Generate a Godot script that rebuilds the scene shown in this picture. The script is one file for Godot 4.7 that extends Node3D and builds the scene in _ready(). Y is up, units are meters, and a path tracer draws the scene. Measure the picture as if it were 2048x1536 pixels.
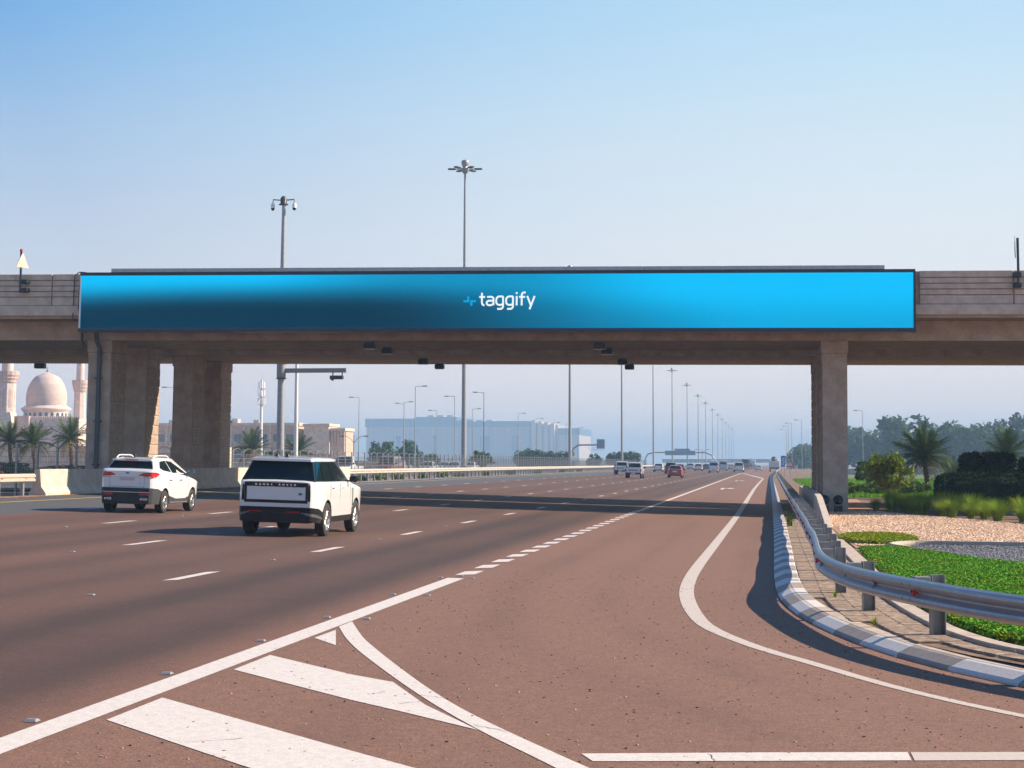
extends Node3D
# A highway overpass with a long screen, seen from the mouth of a side road. y up, metres; the road runs towards -z and falls 3 % to the right.

class Sh:
	var v := PackedVector3Array()
	var n := PackedVector3Array()
	var u := PackedVector2Array()
	var c := PackedColorArray()
	var col := Color(1, 1, 1)
	var colored := false
	func put(p: Vector3, q: Vector3) -> void:
		v.append(p)
		n.append(q)
		if colored:
			c.append(col)
	func tri(a: Vector3, b: Vector3, d: Vector3) -> void:
		var k := (b - a).cross(d - a).normalized()
		put(a, k)
		put(d, k)
		put(b, k)
	func quad(a: Vector3, b: Vector3, d: Vector3, e: Vector3) -> void:
		tri(a, b, d)
		tri(a, d, e)
	func box(at: Vector3, s: Vector3, b := Basis()) -> void:
		var x := b.x * s.x * 0.5
		var y := b.y * s.y * 0.5
		var z := b.z * s.z * 0.5
		quad(at - x - y + z, at + x - y + z, at + x + y + z, at - x + y + z)
		quad(at + x - y - z, at - x - y - z, at - x + y - z, at + x + y - z)
		quad(at + x - y + z, at + x - y - z, at + x + y - z, at + x + y + z)
		quad(at - x - y - z, at - x - y + z, at - x + y + z, at - x + y - z)
		quad(at - x + y + z, at + x + y + z, at + x + y - z, at - x + y - z)
		quad(at - x - y - z, at + x - y - z, at + x - y + z, at - x - y + z)
	func bar(x0: float, x1: float, y0: float, y1: float, z0: float, z1: float) -> void:
		box(Vector3(x0 + x1, y0 + y1, z0 + z1) * 0.5, Vector3(absf(x1 - x0), absf(y1 - y0), absf(z1 - z0)))
	# a box with all twelve edges cut by e
	func cut(at: Vector3, s: Vector3, e: float, b := Basis()) -> void:
		var h := s * 0.5
		for ax in 3:
			for sg in [-1.0, 1.0]:
				var p := []
				var i := (ax + 1) % 3
				var j := (ax + 2) % 3
				for q in [[-1, -1], [1, -1], [1, 1], [-1, 1]]:
					var w := Vector3.ZERO
					w[ax] = sg * h[ax]
					w[i] = q[0] * (h[i] - e)
					w[j] = q[1] * (h[j] - e)
					p.append(at + b * w)
				if sg > 0:
					quad(p[0], p[1], p[2], p[3])
				else:
					quad(p[3], p[2], p[1], p[0])
		for ax in 3:
			var i := (ax + 1) % 3
			var j := (ax + 2) % 3
			for q in [[-1, -1], [1, -1], [1, 1], [-1, 1]]:
				var a := Vector3.ZERO
				var d := Vector3.ZERO
				a[i] = q[0] * h[i]
				a[j] = q[1] * (h[j] - e)
				d[i] = q[0] * (h[i] - e)
				d[j] = q[1] * h[j]
				var l := Vector3.ZERO
				l[ax] = h[ax] - e
				if q[0] * q[1] > 0:
					quad(at + b * (a - l), at + b * (d - l), at + b * (d + l), at + b * (a + l))
				else:
					quad(at + b * (d - l), at + b * (a - l), at + b * (a + l), at + b * (d + l))
		for sx in [-1, 1]:
			for sy in [-1, 1]:
				for sz in [-1, 1]:
					var s3 := Vector3(sx, sy, sz)
					var k := h * s3
					var ka := at + b * (k - Vector3(0, sy, sz) * e)
					var kb := at + b * (k - Vector3(sx, 0, sz) * e)
					var kd := at + b * (k - Vector3(sx, sy, 0) * e)
					if sx * sy * sz > 0:
						tri(ka, kb, kd)
					else:
						tri(ka, kd, kb)
	# rows of points, joined row to row; smooth shares the normals
	func grid(rows: Array, wrap := false, smooth := true) -> void:
		var h := rows.size()
		var w: int = rows[0].size()
		var nn := []
		if smooth:
			for i in h:
				var r := PackedVector3Array()
				r.resize(w)
				nn.append(r)
		var last := w if wrap else w - 1
		var faces := []
		for i in h - 1:
			for j in last:
				var k := (j + 1) % w
				var a: Vector3 = rows[i][j]
				var b: Vector3 = rows[i][k]
				var d: Vector3 = rows[i + 1][k]
				var e: Vector3 = rows[i + 1][j]
				if not smooth:
					quad(a, b, d, e)
				else:
					var f := (d - a).cross(e - b)
					nn[i][j] += f
					nn[i][k] += f
					nn[i + 1][k] += f
					nn[i + 1][j] += f
		if smooth:
			for i in h - 1:
				for j in last:
					var k := (j + 1) % w
					var q := [[i, j], [i + 1, k], [i, k], [i, j], [i + 1, j], [i + 1, k]]
					for t in q:
						put(rows[t[0]][t[1]], nn[t[0]][t[1]].normalized())
	func fan(ring: PackedVector3Array, flip := false) -> void:
		var m := Vector3.ZERO
		for p in ring:
			m += p
		m /= ring.size()
		for i in ring.size():
			var a := ring[i]
			var b := ring[(i + 1) % ring.size()]
			if flip:
				tri(m, b, a)
			else:
				tri(m, a, b)
	func tube(pts: PackedVector3Array, r0: float, r1: float, sides := 8, caps := true) -> void:
		var rows := []
		var side := Vector3.ZERO
		for i in pts.size():
			var t := (pts[mini(i + 1, pts.size() - 1)] - pts[maxi(i - 1, 0)]).normalized()
			if side == Vector3.ZERO:
				side = t.cross(Vector3(0.31, 0.2, 0.93) if absf(t.y) > 0.9 else Vector3.UP).normalized()
			side = (side - t * side.dot(t)).normalized()
			var o := t.cross(side)
			var r := lerpf(r0, r1, float(i) / maxf(pts.size() - 1, 1))
			var ring := PackedVector3Array()
			for k in sides:
				var g := TAU * k / sides
				ring.append(pts[i] + (side * cos(g) + o * sin(g)) * r)
			rows.append(ring)
		grid(rows, true)
		if caps:
			fan(rows[0], true)
			fan(rows[-1])
	# profile of (radius, height) round b.y
	func lathe(prof: Array, sides: int, at := Vector3.ZERO, b := Basis(), smooth := true) -> void:
		var rows := []
		for p in prof:
			var ring := PackedVector3Array()
			for k in sides:
				var g := -TAU * k / sides
				ring.append(at + b * Vector3(cos(g) * p[0], p[1], sin(g) * p[0]))
			rows.append(ring)
		grid(rows, true, smooth)
	# a section (x to the right of the way, y up) drawn along a path
	func sweep(sec: PackedVector2Array, path: PackedVector3Array, closed := true, smooth := false, caps := true) -> void:
		var rows := []
		for i in path.size():
			var t := path[mini(i + 1, path.size() - 1)] - path[maxi(i - 1, 0)]
			t.y = 0
			t = t.normalized()
			var r := t.cross(Vector3.UP)
			var row := PackedVector3Array()
			for p in sec:
				row.append(path[i] + r * p.x + Vector3.UP * p.y)
			rows.append(row)
		grid(rows, closed, smooth)
		if caps and closed:
			fan(rows[0], true)
			fan(rows[-1])
	# a level or sloping sheet from an outline in (x, z)
	func sheet(poly: PackedVector2Array, y: float, slope := 0.0) -> void:
		var t := Geometry2D.triangulate_polygon(poly)
		for i in range(0, t.size(), 3):
			var q := []
			for k in 3:
				var p := poly[t[i + k]]
				q.append(Vector3(p.x, y - slope * p.x, p.y))
			if (q[1] - q[0]).cross(q[2] - q[0]).y < 0:
				tri(q[0], q[2], q[1])
			else:
				tri(q[0], q[1], q[2])
	func mesh() -> ArrayMesh:
		var a := []
		a.resize(Mesh.ARRAY_MAX)
		a[Mesh.ARRAY_VERTEX] = v
		a[Mesh.ARRAY_NORMAL] = n
		if u.size() == v.size():
			a[Mesh.ARRAY_TEX_UV] = u
		if colored:
			a[Mesh.ARRAY_COLOR] = c
		var m := ArrayMesh.new()
		m.add_surface_from_arrays(Mesh.PRIMITIVE_TRIANGLES, a)
		return m

var M := {}
var taken := {}
var rng := RandomNumberGenerator.new()
const FALL := 0.03
const ORD := ["nearest", "second nearest", "third nearest", "fourth nearest", "fifth nearest", "sixth nearest", "seventh nearest", "eighth nearest", "ninth nearest", "tenth nearest", "eleventh nearest", "twelfth nearest", "thirteenth nearest", "fourteenth nearest", "fifteenth nearest", "sixteenth nearest", "seventeenth nearest", "eighteenth nearest", "nineteenth nearest", "twentieth nearest", "twenty-first nearest", "twenty-second nearest", "twenty-third nearest", "twenty-fourth nearest", "twenty-fifth nearest", "twenty-sixth nearest", "twenty-seventh nearest", "twenty-eighth nearest", "twenty-ninth nearest", "thirtieth nearest"]

func numbered(called: String) -> String:
	var k: int = taken.get(called, 0)
	taken[called] = k + 1
	return called if k == 0 else "%s_%03d" % [called, k]

func tag(o: Node3D, label: String, category: String, group := "") -> Node3D:
	o.set_meta("label", label)
	o.set_meta("category", category)
	if group:
		o.set_meta("group", group)
	return o

func thing(called: String, label: String, category: String, at := Vector3.ZERO, group := "") -> Node3D:
	var o := Node3D.new()
	o.name = numbered(called)
	add_child(o)
	o.position = at
	return tag(o, label, category, group)

func inst(called: String, m: Mesh, mat: Material, parent: Node3D, at := Transform3D()) -> MeshInstance3D:
	var o := MeshInstance3D.new()
	o.name = called if parent != self else numbered(called)
	o.mesh = m
	o.material_override = mat
	o.transform = at
	parent.add_child(o, true)
	return o

func part(called: String, s: Sh, mat: Material, parent: Node3D, at := Transform3D()) -> MeshInstance3D:
	return inst(called, s.mesh(), mat, parent, at)

func setting(called: String, s: Sh, mat: Material) -> MeshInstance3D:
	var o := part(called, s, mat, self)
	o.set_meta("kind", "structure")
	return o

func again(o: Node3D, at: Vector3, label := "", turn := 0.0, size := 1.0) -> Node3D:
	var r: Node3D = o.duplicate()
	r.name = numbered(counter_free(o.name))
	add_child(r)
	r.position = at
	r.rotation.y = turn
	r.scale = Vector3.ONE * size
	if label:
		r.set_meta("label", label)
	return r

func counter_free(s: String) -> String:
	return s.substr(0, s.length() - 4) if s.length() > 4 and s[-4] == "_" and s.right(3).is_valid_int() else s

func V(x: float, y: float, z: float) -> Vector3:
	return Vector3(x, y, z)

func road_y(x: float) -> float:
	return -FALL * x

func lin(r: float, g: float, b: float) -> Color:
	return Color(r, g, b).linear_to_srgb()

# a tiling grey pattern that multiplies a colour: broad patches and fine grain between lo and 1
func pattern(sd: int, broad: float, fine: float, lo: float, size := 512, mix := 0.5, speck := 0.0, warm := 0.0) -> ImageTexture:
	var a := FastNoiseLite.new()
	a.seed = sd
	a.noise_type = FastNoiseLite.TYPE_SIMPLEX_SMOOTH
	a.frequency = broad
	a.fractal_octaves = 4
	var b := FastNoiseLite.new()
	b.seed = sd + 7
	b.noise_type = FastNoiseLite.TYPE_VALUE
	b.frequency = fine
	b.fractal_octaves = 2
	var da := a.get_seamless_image(size, size).get_data()
	var db := b.get_seamless_image(size, size).get_data()
	var out := PackedByteArray()
	out.resize(size * size * 3)
	var r := RandomNumberGenerator.new()
	r.seed = sd
	for i in size * size:
		var f := (da[i] * (1.0 - mix) + db[i] * mix) / 255.0
		f = clampf((f - 0.5) * 1.7 + 0.5, 0, 1)
		var g := lerpf(lo, 1.0, f)
		if speck > 0.0 and r.randf() < speck:
			g *= r.randf_range(0.35, 1.5)
		var x := clampf(g, 0, 1) * 255.0
		out[i * 3] = int(x)
		out[i * 3 + 1] = int(x * (1.0 - warm * (1.0 - f)))
		out[i * 3 + 2] = int(x * (1.0 - 1.6 * warm * (1.0 - f)))
	var im := Image.create_from_data(size, size, false, Image.FORMAT_RGB8, out)
	im.generate_mipmaps()
	return ImageTexture.create_from_image(im)

func mat(c: Color, rough := 0.7, tex: Texture2D = null, tile := 1.0, metal := 0.0, relief := 0.0) -> StandardMaterial3D:
	var m := StandardMaterial3D.new()
	m.albedo_color = c
	m.roughness = rough
	m.metallic = metal
	if tex:
		m.albedo_texture = tex
		m.uv1_triplanar = true
		m.uv1_world_triplanar = true
		m.uv1_scale = Vector3.ONE / tile
		if relief > 0:
			m.heightmap_enabled = true
			m.heightmap_texture = tex
			m.heightmap_scale = relief
	return m

func leafy(c: Color, through := 0.25) -> StandardMaterial3D:
	var m := mat(c, 0.55)
	m.metallic_specular = 0.12
	m.vertex_color_use_as_albedo = true
	m.cull_mode = BaseMaterial3D.CULL_DISABLED
	m.backlight_enabled = true
	m.backlight = Color(c.r * through * 2, c.g * through * 2.2, c.b * through)
	return m

func paint(c: Color, coat := 1.0) -> StandardMaterial3D:
	var m := mat(c, 0.35)
	m.clearcoat_enabled = true
	m.clearcoat = coat
	m.clearcoat_roughness = 0.04
	return m

func make_materials() -> void:
	var t_asphalt := pattern(3, 0.02, 0.42, 0.58, 1024, 0.86, 0.06, 0.0)
	var t_concrete := pattern(11, 0.008, 0.2, 0.86, 512, 0.4, 0.006, 0.04)
	var t_soil := pattern(21, 0.012, 0.3, 0.55, 512, 0.5, 0.03, 0.1)
	var t_green := pattern(31, 0.015, 0.4, 0.45, 512, 0.55, 0.0, 0.0)
	var t_paint := pattern(41, 0.012, 0.3, 0.78, 1024, 0.78, 0.045, 0.02)
	var t_metal := pattern(51, 0.02, 0.1, 0.9, 256, 0.4)
	M.road = mat(lin(0.295, 0.147, 0.095), 0.82, t_asphalt, 3.4, 0.0, 0.2)
	M.road.vertex_color_use_as_albedo = true
	M.grey_asphalt = mat(lin(0.115, 0.118, 0.125), 0.82, t_asphalt, 3.1, 0.0, 0.2)
	M.road_paint = mat(lin(0.76, 0.71, 0.67), 0.6, t_paint, 1.3)
	M.yellow_paint = mat(lin(0.66, 0.42, 0.1), 0.6, t_paint, 1.3)
	M.worn_paint = mat(lin(0.62, 0.55, 0.5), 0.7, t_paint, 0.7)
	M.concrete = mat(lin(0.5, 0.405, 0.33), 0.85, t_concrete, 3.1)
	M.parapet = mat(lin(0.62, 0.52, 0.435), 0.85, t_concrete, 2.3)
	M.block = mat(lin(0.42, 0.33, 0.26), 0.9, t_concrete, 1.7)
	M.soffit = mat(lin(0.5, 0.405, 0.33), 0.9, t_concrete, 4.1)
	M.barrier = mat(lin(0.58, 0.51, 0.445), 0.85, t_concrete, 2.7)
	M.kerb_white = mat(lin(0.78, 0.75, 0.72), 0.7, t_paint, 0.9)
	M.kerb_grey = mat(lin(0.36, 0.325, 0.3), 0.8, t_concrete, 0.9)
	M.paver = mat(lin(0.48, 0.38, 0.29), 0.9, t_soil, 1.1)
	M.paver_b = mat(lin(0.42, 0.33, 0.255), 0.9, t_soil, 0.8)
	M.edging = mat(lin(0.50, 0.43, 0.36), 0.85, t_concrete, 1.6)
	M.soil = mat(lin(0.30, 0.20, 0.135), 0.95, t_soil, 2.5)
	M.drift = mat(lin(0.42, 0.25, 0.14), 0.95, t_soil, 1.5)
	M.sand = mat(lin(0.46, 0.35, 0.26), 0.95, t_soil, 9.0)
	M.gravel = mat(lin(0.62, 0.38, 0.22), 0.9, t_soil, 0.9)
	M.pebble = mat(lin(0.62, 0.46, 0.34), 0.85)
	M.pebble.vertex_color_use_as_albedo = true
	M.dark_gravel = mat(lin(0.115, 0.12, 0.135), 0.9, t_soil, 0.7)
	M.lawn = mat(lin(0.065, 0.17, 0.018), 0.9, t_green, 1.7)
	M.far_lawn = mat(lin(0.2, 0.28, 0.07), 0.9, t_green, 6.0)
	M.galv = mat(lin(0.42, 0.43, 0.44), 0.45, t_metal, 0.8, 0.75)
	M.galv_dark = mat(lin(0.30, 0.30, 0.305), 0.5, t_metal, 0.5, 0.4)
	M.beige_rail = mat(lin(0.62, 0.56, 0.48), 0.5, t_metal, 0.8, 0.35)
	M.mast = mat(lin(0.36, 0.38, 0.40), 0.45, t_metal, 1.5, 0.35)
	M.pole_white = mat(lin(0.66, 0.65, 0.63), 0.5)
	M.black = mat(lin(0.012, 0.014, 0.02), 0.45)
	M.navy = mat(lin(0.012, 0.02, 0.05), 0.4)
	M.dark_metal = mat(lin(0.06, 0.065, 0.075), 0.45, null, 1.0, 0.3)
	M.pipe = mat(lin(0.04, 0.06, 0.085), 0.4)
	M.white = mat(lin(0.8, 0.8, 0.8), 0.5)
	M.red = mat(lin(0.5, 0.02, 0.015), 0.4)
	M.reflector = mat(lin(0.62, 0.03, 0.015), 0.25)
	M.sign_blue = mat(lin(0.03, 0.2, 0.5), 0.4)
	M.sign_green = mat(lin(0.01, 0.2, 0.12), 0.4)
	M.sign_back = mat(lin(0.25, 0.32, 0.42), 0.5, null, 1.0, 0.2)
	M.car_white = paint(lin(0.66, 0.67, 0.685))
	M.car_silver = paint(lin(0.5, 0.52, 0.54))
	M.car_red = paint(lin(0.32, 0.008, 0.012))
	M.car_dark = paint(lin(0.03, 0.04, 0.055))
	M.car_maroon = paint(lin(0.12, 0.015, 0.02))
	M.car_brown = paint(lin(0.2, 0.09, 0.05))
	M.gloss_black = paint(lin(0.006, 0.007, 0.009), 0.3)
	M.gloss_black.metallic_specular = 0.3
	M.cladding = mat(lin(0.012, 0.013, 0.015), 0.6)
	M.grey_cladding = mat(lin(0.032, 0.034, 0.04), 0.6)
	M.trim_grey = mat(lin(0.16, 0.16, 0.165), 0.35, null, 1.0, 0.6)
	M.tyre = mat(lin(0.02, 0.02, 0.02), 0.8)
	M.alloy = mat(lin(0.72, 0.70, 0.68), 0.25, null, 1.0, 0.9)
	M.chrome = mat(lin(0.75, 0.75, 0.75), 0.15, null, 1.0, 1.0)
	M.glass = mat(lin(0.006, 0.014, 0.018), 0.06)
	M.glass.metallic_specular = 0.35
	M.tail = mat(lin(0.5, 0.012, 0.02), 0.12)
	M.plum = mat(lin(0.5, 0.47, 0.47), 0.5)
	M.mosque = mat(lin(0.72, 0.6, 0.55), 0.85, t_concrete, 6.0)
	M.mosque_dome = mat(lin(0.66, 0.54, 0.5), 0.8, t_concrete, 5.0)
	M.mosque_band = mat(lin(0.6, 0.46, 0.41), 0.85, t_concrete, 5.0)
	M.peach = mat(lin(0.62, 0.45, 0.35), 0.85, t_concrete, 6.0)
	M.cream = mat(lin(0.74, 0.62, 0.5), 0.85, t_concrete, 6.0)
	M.mall_wall = mat(lin(0.56, 0.5, 0.5), 0.8, t_concrete, 14.0)
	M.mall_top = mat(lin(0.09, 0.2, 0.3), 0.5, t_concrete, 14.0)
	M.pane = mat(lin(0.05, 0.09, 0.13), 0.12)
	M.far_grey = mat(lin(0.5, 0.47, 0.44), 0.9, t_concrete, 8.0)
	M.trunk = mat(lin(0.14, 0.095, 0.065), 0.95, t_soil, 0.6)
	M.palm_trunk = mat(lin(0.17, 0.12, 0.085), 0.95, t_soil, 0.4)
	M.leaf_far = leafy(lin(0.06, 0.125, 0.035), 0.2)
	M.leaf_mid = leafy(lin(0.11, 0.16, 0.035), 0.3)
	M.leaf_yellow = leafy(lin(0.21, 0.27, 0.028), 0.45)
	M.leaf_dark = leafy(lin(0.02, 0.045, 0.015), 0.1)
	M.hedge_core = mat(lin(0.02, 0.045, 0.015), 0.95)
	M.frond = leafy(lin(0.085, 0.125, 0.04), 0.25)
	M.frond_dry = leafy(lin(0.26, 0.19, 0.09), 0.2)
	M.blade = leafy(lin(0.24, 0.32, 0.04), 0.5)
	M.blade_dry = leafy(lin(0.36, 0.25, 0.07), 0.35)
	M.cover = leafy(lin(0.14, 0.33, 0.03), 0.45)
	M.flower = leafy(lin(0.4, 0.14, 0.14), 0.3)
	M.dry = leafy(lin(0.25, 0.13, 0.06), 0.2)

func _ready() -> void:
	rng.seed = 20240
	# camera: a lens shifted down and to the left, as in a cropped photograph
	var cam := Camera3D.new()
	cam.name = "camera"
	add_child(cam)
	cam.position = V(0, 1.88, 0)
	cam.rotation_degrees = V(5.4455, 6.7844, 0)
	cam.projection = Camera3D.PROJECTION_FRUSTUM
	cam.near = 0.1
	cam.far = 9000.0
	cam.size = 2.0 * 0.1 * 768.0 / 3640.0
	cam.frustum_offset = Vector2(-76.0, -188.0) / 3640.0 * 0.1
	cam.current = true
	# sky, haze, exposure
	var env := Environment.new()
	env.background_mode = Environment.BG_SKY
	env.sky = Sky.new()
	env.sky.sky_material = sky_material()
	env.tonemap_mode = Environment.TONE_MAPPER_LINEAR
	env.tonemap_exposure = 1.95
	env.fog_enabled = true
	env.fog_density = 0.00048
	env.fog_light_color = Color(0.70, 0.855, 1.0)
	env.sdfgi_enabled = true
	env.ssao_enabled = true
	env.ssil_enabled = true
	var we := WorldEnvironment.new()
	we.name = "surroundings"
	we.environment = env
	add_child(we)
	# sun: from the right and a little ahead, about 33 degrees up
	var sun := DirectionalLight3D.new()
	sun.name = "sun"
	add_child(sun)
	sun.look_at_from_position(V(1.5, 1.0, -0.4), Vector3.ZERO, Vector3.UP)
	sun.light_energy = 1.6
	sun.light_color = Color(1.0, 0.925, 0.825)
	sun.light_angular_distance = 0.5
	sun.shadow_enabled = true
	make_materials()
	build_ground()
	build_road()
	build_verge()
	build_overpass()
	build_screen()
	build_left_side()
	build_rail()
	build_traffic()
	build_masts()
	build_background()
	build_plants()

func sky_material() -> PanoramaSkyMaterial:
	var w := 512
	var h := 512
	var im := Image.create(w, h, false, Image.FORMAT_RGBF)
	var sunward := V(1.45, 0.5, -0.3).normalized()
	# colour by height in degrees, away from the sun and towards it (sRGB values of clear hazy air)
	var hs := [0.0, 2.5, 5.0, 7.5, 10.5, 14.0, 25.0, 45.0, 90.0]
	var away := [Color(0.755, 0.695, 0.675), Color(0.71, 0.675, 0.675), Color(0.63, 0.64, 0.675), Color(0.565, 0.61, 0.672), Color(0.475, 0.57, 0.674), Color(0.335, 0.505, 0.668), Color(0.25, 0.41, 0.60), Color(0.16, 0.30, 0.52), Color(0.10, 0.21, 0.43)]
	var near := [Color(0.775, 0.715, 0.69), Color(0.745, 0.715, 0.70), Color(0.71, 0.712, 0.718), Color(0.68, 0.705, 0.722), Color(0.63, 0.688, 0.725), Color(0.555, 0.658, 0.727), Color(0.40, 0.54, 0.67), Color(0.25, 0.39, 0.57), Color(0.14, 0.26, 0.47)]
	for y in h:
		var e := 90.0 - (y + 0.5) / h * 180.0
		var k := 0
		while k < hs.size() - 2 and e > hs[k + 1]:
			k += 1
		var f := clampf((e - hs[k]) / (hs[k + 1] - hs[k]), 0.0, 1.0)
		var a: Color = away[k].lerp(away[k + 1], f)
		var b: Color = near[k].lerp(near[k + 1], f)
		for x in w:
			var g := ((x + 0.5) / w - 0.5) * TAU
			var d := V(-sin(g) * cos(deg_to_rad(e)), sin(deg_to_rad(e)), cos(g) * cos(deg_to_rad(e)))
			var s := 1.0 - pow(1.0 - clampf((d.dot(sunward) + 0.12) / 0.52, 0.0, 1.0), 2.2)
			im.set_pixel(x, y, a.lerp(b, s).srgb_to_linear())
	var m := PanoramaSkyMaterial.new()
	m.panorama = ImageTexture.create_from_image(im)
	return m

func along(pts: Array) -> PackedVector2Array:
	var a := PackedVector2Array()
	for i in range(0, pts.size(), 2):
		a.append(Vector2(pts[i], pts[i + 1]))
	return a

# evenly spaced points on a smooth way through (x, z) pairs
func way(pts: Array, step: float) -> PackedVector2Array:
	var c := Curve2D.new()
	var p := along(pts)
	for i in p.size():
		var t := (p[mini(i + 1, p.size() - 1)] - p[maxi(i - 1, 0)])
		var li := p[i].distance_to(p[maxi(i - 1, 0)])
		var lo := p[i].distance_to(p[mini(i + 1, p.size() - 1)])
		t = t.normalized()
		c.add_point(p[i], -t * li / 3.0, t * lo / 3.0)
	c.bake_interval = 0.1
	var out := PackedVector2Array()
	var l := c.get_baked_length()
	var n := int(l / step)
	for i in n + 1:
		out.append(c.sample_baked(i * step, true))
	return out

func lift(w: PackedVector2Array, y: float) -> PackedVector3Array:
	var a := PackedVector3Array()
	for p in w:
		a.append(V(p.x, y, p.y))
	return a

const KERB := [3.2, -620.0, 1.9, -430.0, 0.7, -330.0, 0.3, -250.0, 0.22, -120.0, 0.2, -90.0, 0.16, -57.0, 0.12, -40.0, 0.09, -31.4, 0.11, -27.7, 0.19, -25.2, 0.43, -22.6, 0.95, -19.74, 1.48, -18.02, 2.2, -16.5, 3.5, -14.8, 5.5, -13.3, 9.0, -11.9, 14.0, -10.9]
var kerb_way: PackedVector2Array

func build_ground() -> void:
	# one sheet to the horizon; it dips under the carriageway and stands level on both sides
	var s := Sh.new()
	var xs := [-4000.0, -1200.0, -300.0, -80.0, -31.0, -26.2, -25.0, -8.0, 0.5, 16.0, 60.0, 300.0, 1200.0, 4000.0]
	var ys := [0.62, 0.62, 0.62, 0.62, 0.66, 0.70, 0.55, 0.04, -0.22, -0.75, -0.75, -0.4, 0.0, 0.0]
	var zs := [80.0, 20.0, -15.0, -60.0, -150.0, -400.0, -1000.0, -2400.0, -5000.0]
	var rows := []
	for z in zs:
		var r := PackedVector3Array()
		for i in xs.size():
			r.append(V(xs[i], ys[i], z))
		rows.append(r)
	s.grid(rows, false, false)
	setting("ground", s, M.sand)

func build_road() -> void:
	# brown carriageway with rubber and oil darkened wheel paths, mottled along each lane
	var nz := FastNoiseLite.new()
	nz.seed = 5
	nz.frequency = 0.05
	nz.fractal_octaves = 3
	var n2 := FastNoiseLite.new()
	n2.seed = 9
	n2.frequency = 0.35
	n2.fractal_octaves = 3
	var s := Sh.new()
	s.colored = true
	var xs := []
	var x := -19.45
	while x < 14.01:
		xs.append(x)
		x += 0.22 if x < 3.0 else 1.0
	var zs := []
	var z := 14.0
	while z > -1500.0:
		zs.append(z)
		z -= 0.5 if z > -60.0 else 2.0 if z > -140.0 else 12.0 if z > -420.0 else 80.0
	var lanes := [-6.55, -10.15, -13.8, -17.5]
	var turn := way([-1.3, -60.0, -1.32, -41.8, -1.37, -32.0, -1.33, -28.0, -1.23, -25.5, -1.03, -23.0, -0.76, -21.0, -0.2, -19.0, 0.29, -17.8, 1.09, -15.9, 1.92, -14.5, 3.2, -12.9, 6.0, -11.0], 0.5)
	var cols := []
	for i in zs.size():
		var row := PackedColorArray()
		for j in xs.size():
			var px: float = xs[j]
			var pz: float = zs[i]
			var d := 0.0
			for k in lanes.size():
				var e: float = px - lanes[k]
				var wheel := exp(-pow((absf(e) - 0.85) / 0.42, 2.0)) * 0.55 + exp(-pow(e / 1.25, 2.0)) * 0.6
				d += wheel * ([0.36, 0.26, 0.22, 0.2][k] + 0.14 * nz.get_noise_2d(px * 2.0 + k * 40.0, pz * 0.16))
			# turning traffic polishes the slip lane a little
			d += 0.10 * exp(-pow((px + 2.9) / 0.5, 2.0)) + 0.08 * nz.get_noise_2d(px * 5.0, pz * 1.6)
			d += 0.06 * n2.get_noise_2d(px * 3.0, pz * 3.0)
			d += 0.35 * smoothstep(-4.4, -5.6, px)
			if px > -4.7 and pz > -60.0 and pz < -10.0:
				# tyres turning into the side road leave faint bands along the curve
				var bend := 1e9
				for q in turn:
					bend = minf(bend, Vector2(px, pz).distance_squared_to(q))
				bend = sqrt(bend)
				d += (0.15 * exp(-pow((bend - 0.95) / 0.22, 2.0)) - 0.12 * exp(-pow((bend - 1.6) / 0.35, 2.0)) + 0.15 * exp(-pow((bend - 2.35) / 0.25, 2.0))) * (0.7 + 0.6 * nz.get_noise_2d(px * 6.0, pz * 2.0))
			d += 0.05 * nz.get_noise_2d(px * 12.0 + 70.0, pz * 0.5)
			var f := clampf(1.0 - d, 0.25, 1.12)
			# the through lanes were laid in a browner mix than the slip lane
			var mix := smoothstep(-4.5, -5.0, px)
			row.append(Color(f * (1.0 + 0.02 * mix), minf(1.1, f * (1.0 + 0.03 * d)) * (1.0 - 0.05 * mix), minf(1.1, f * (1.0 + 0.07 * d)) * (1.0 - 0.09 * mix)))
		cols.append(row)
	for i in zs.size() - 1:
		for j in xs.size() - 1:
			var q := [[i, j], [i, j + 1], [i + 1, j + 1], [i, j], [i + 1, j + 1], [i + 1, j]]
			for t in [q[0], q[2], q[1], q[3], q[5], q[4]]:
				s.col = cols[t[0]][t[1]]
				s.put(V(xs[t[1]], road_y(xs[t[1]]), zs[t[0]]), V(FALL, 1, 0).normalized())
	var road := setting("road", s, M.road)
	var far := Sh.new()
	far.sheet(along([-19.45, 14, -19.45, -1500, -25.6, -1500, -25.6, 14]), 0.0, FALL)
	var shoulder := setting("shoulder_lane", far, M.grey_asphalt)
	var Y := 0.004
	# long painted lines: [name, points left edge..., right edge...]
	var line := func(called: String, x0: float, x1: float, z0: float, z1: float, m: Material, p: Node3D) -> void:
		var l := Sh.new()
		l.sheet(along([x0, z0, x1, z0, x1, z1, x0, z1]), Y, FALL)
		part(called, l, m, p)
	line.call("edge_line", -4.85, -4.6, 12.0, -27.6, M.road_paint, road)
	line.call("edge_line", -4.8, -4.62, -69.0, -330.0, M.road_paint, road)
	line.call("yellow_line", -23.35, -23.15, 10.0, -1200.0, M.yellow_paint, shoulder)
	line.call("edge_line", -24.95, -24.75, -96.0, -1200.0, M.road_paint, shoulder)
	var bl := Sh.new()
	bl.sheet(along([-4.86, 0.0, -4.6, -0.35, -4.6, -1.3, -4.86, -0.95]), 0.0, FALL)
	var bm := bl.mesh()
	for k in 22:
		inst("block_dash", bm, M.road_paint, road, Transform3D(Basis(), V(0, Y, -28.3 - 1.86 * k)))
	var ds := Sh.new()
	ds.sheet(along([-0.075, 1.0, 0.075, 0.75, 0.075, -1.25, -0.075, -1.0]), 0.0, FALL)
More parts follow.
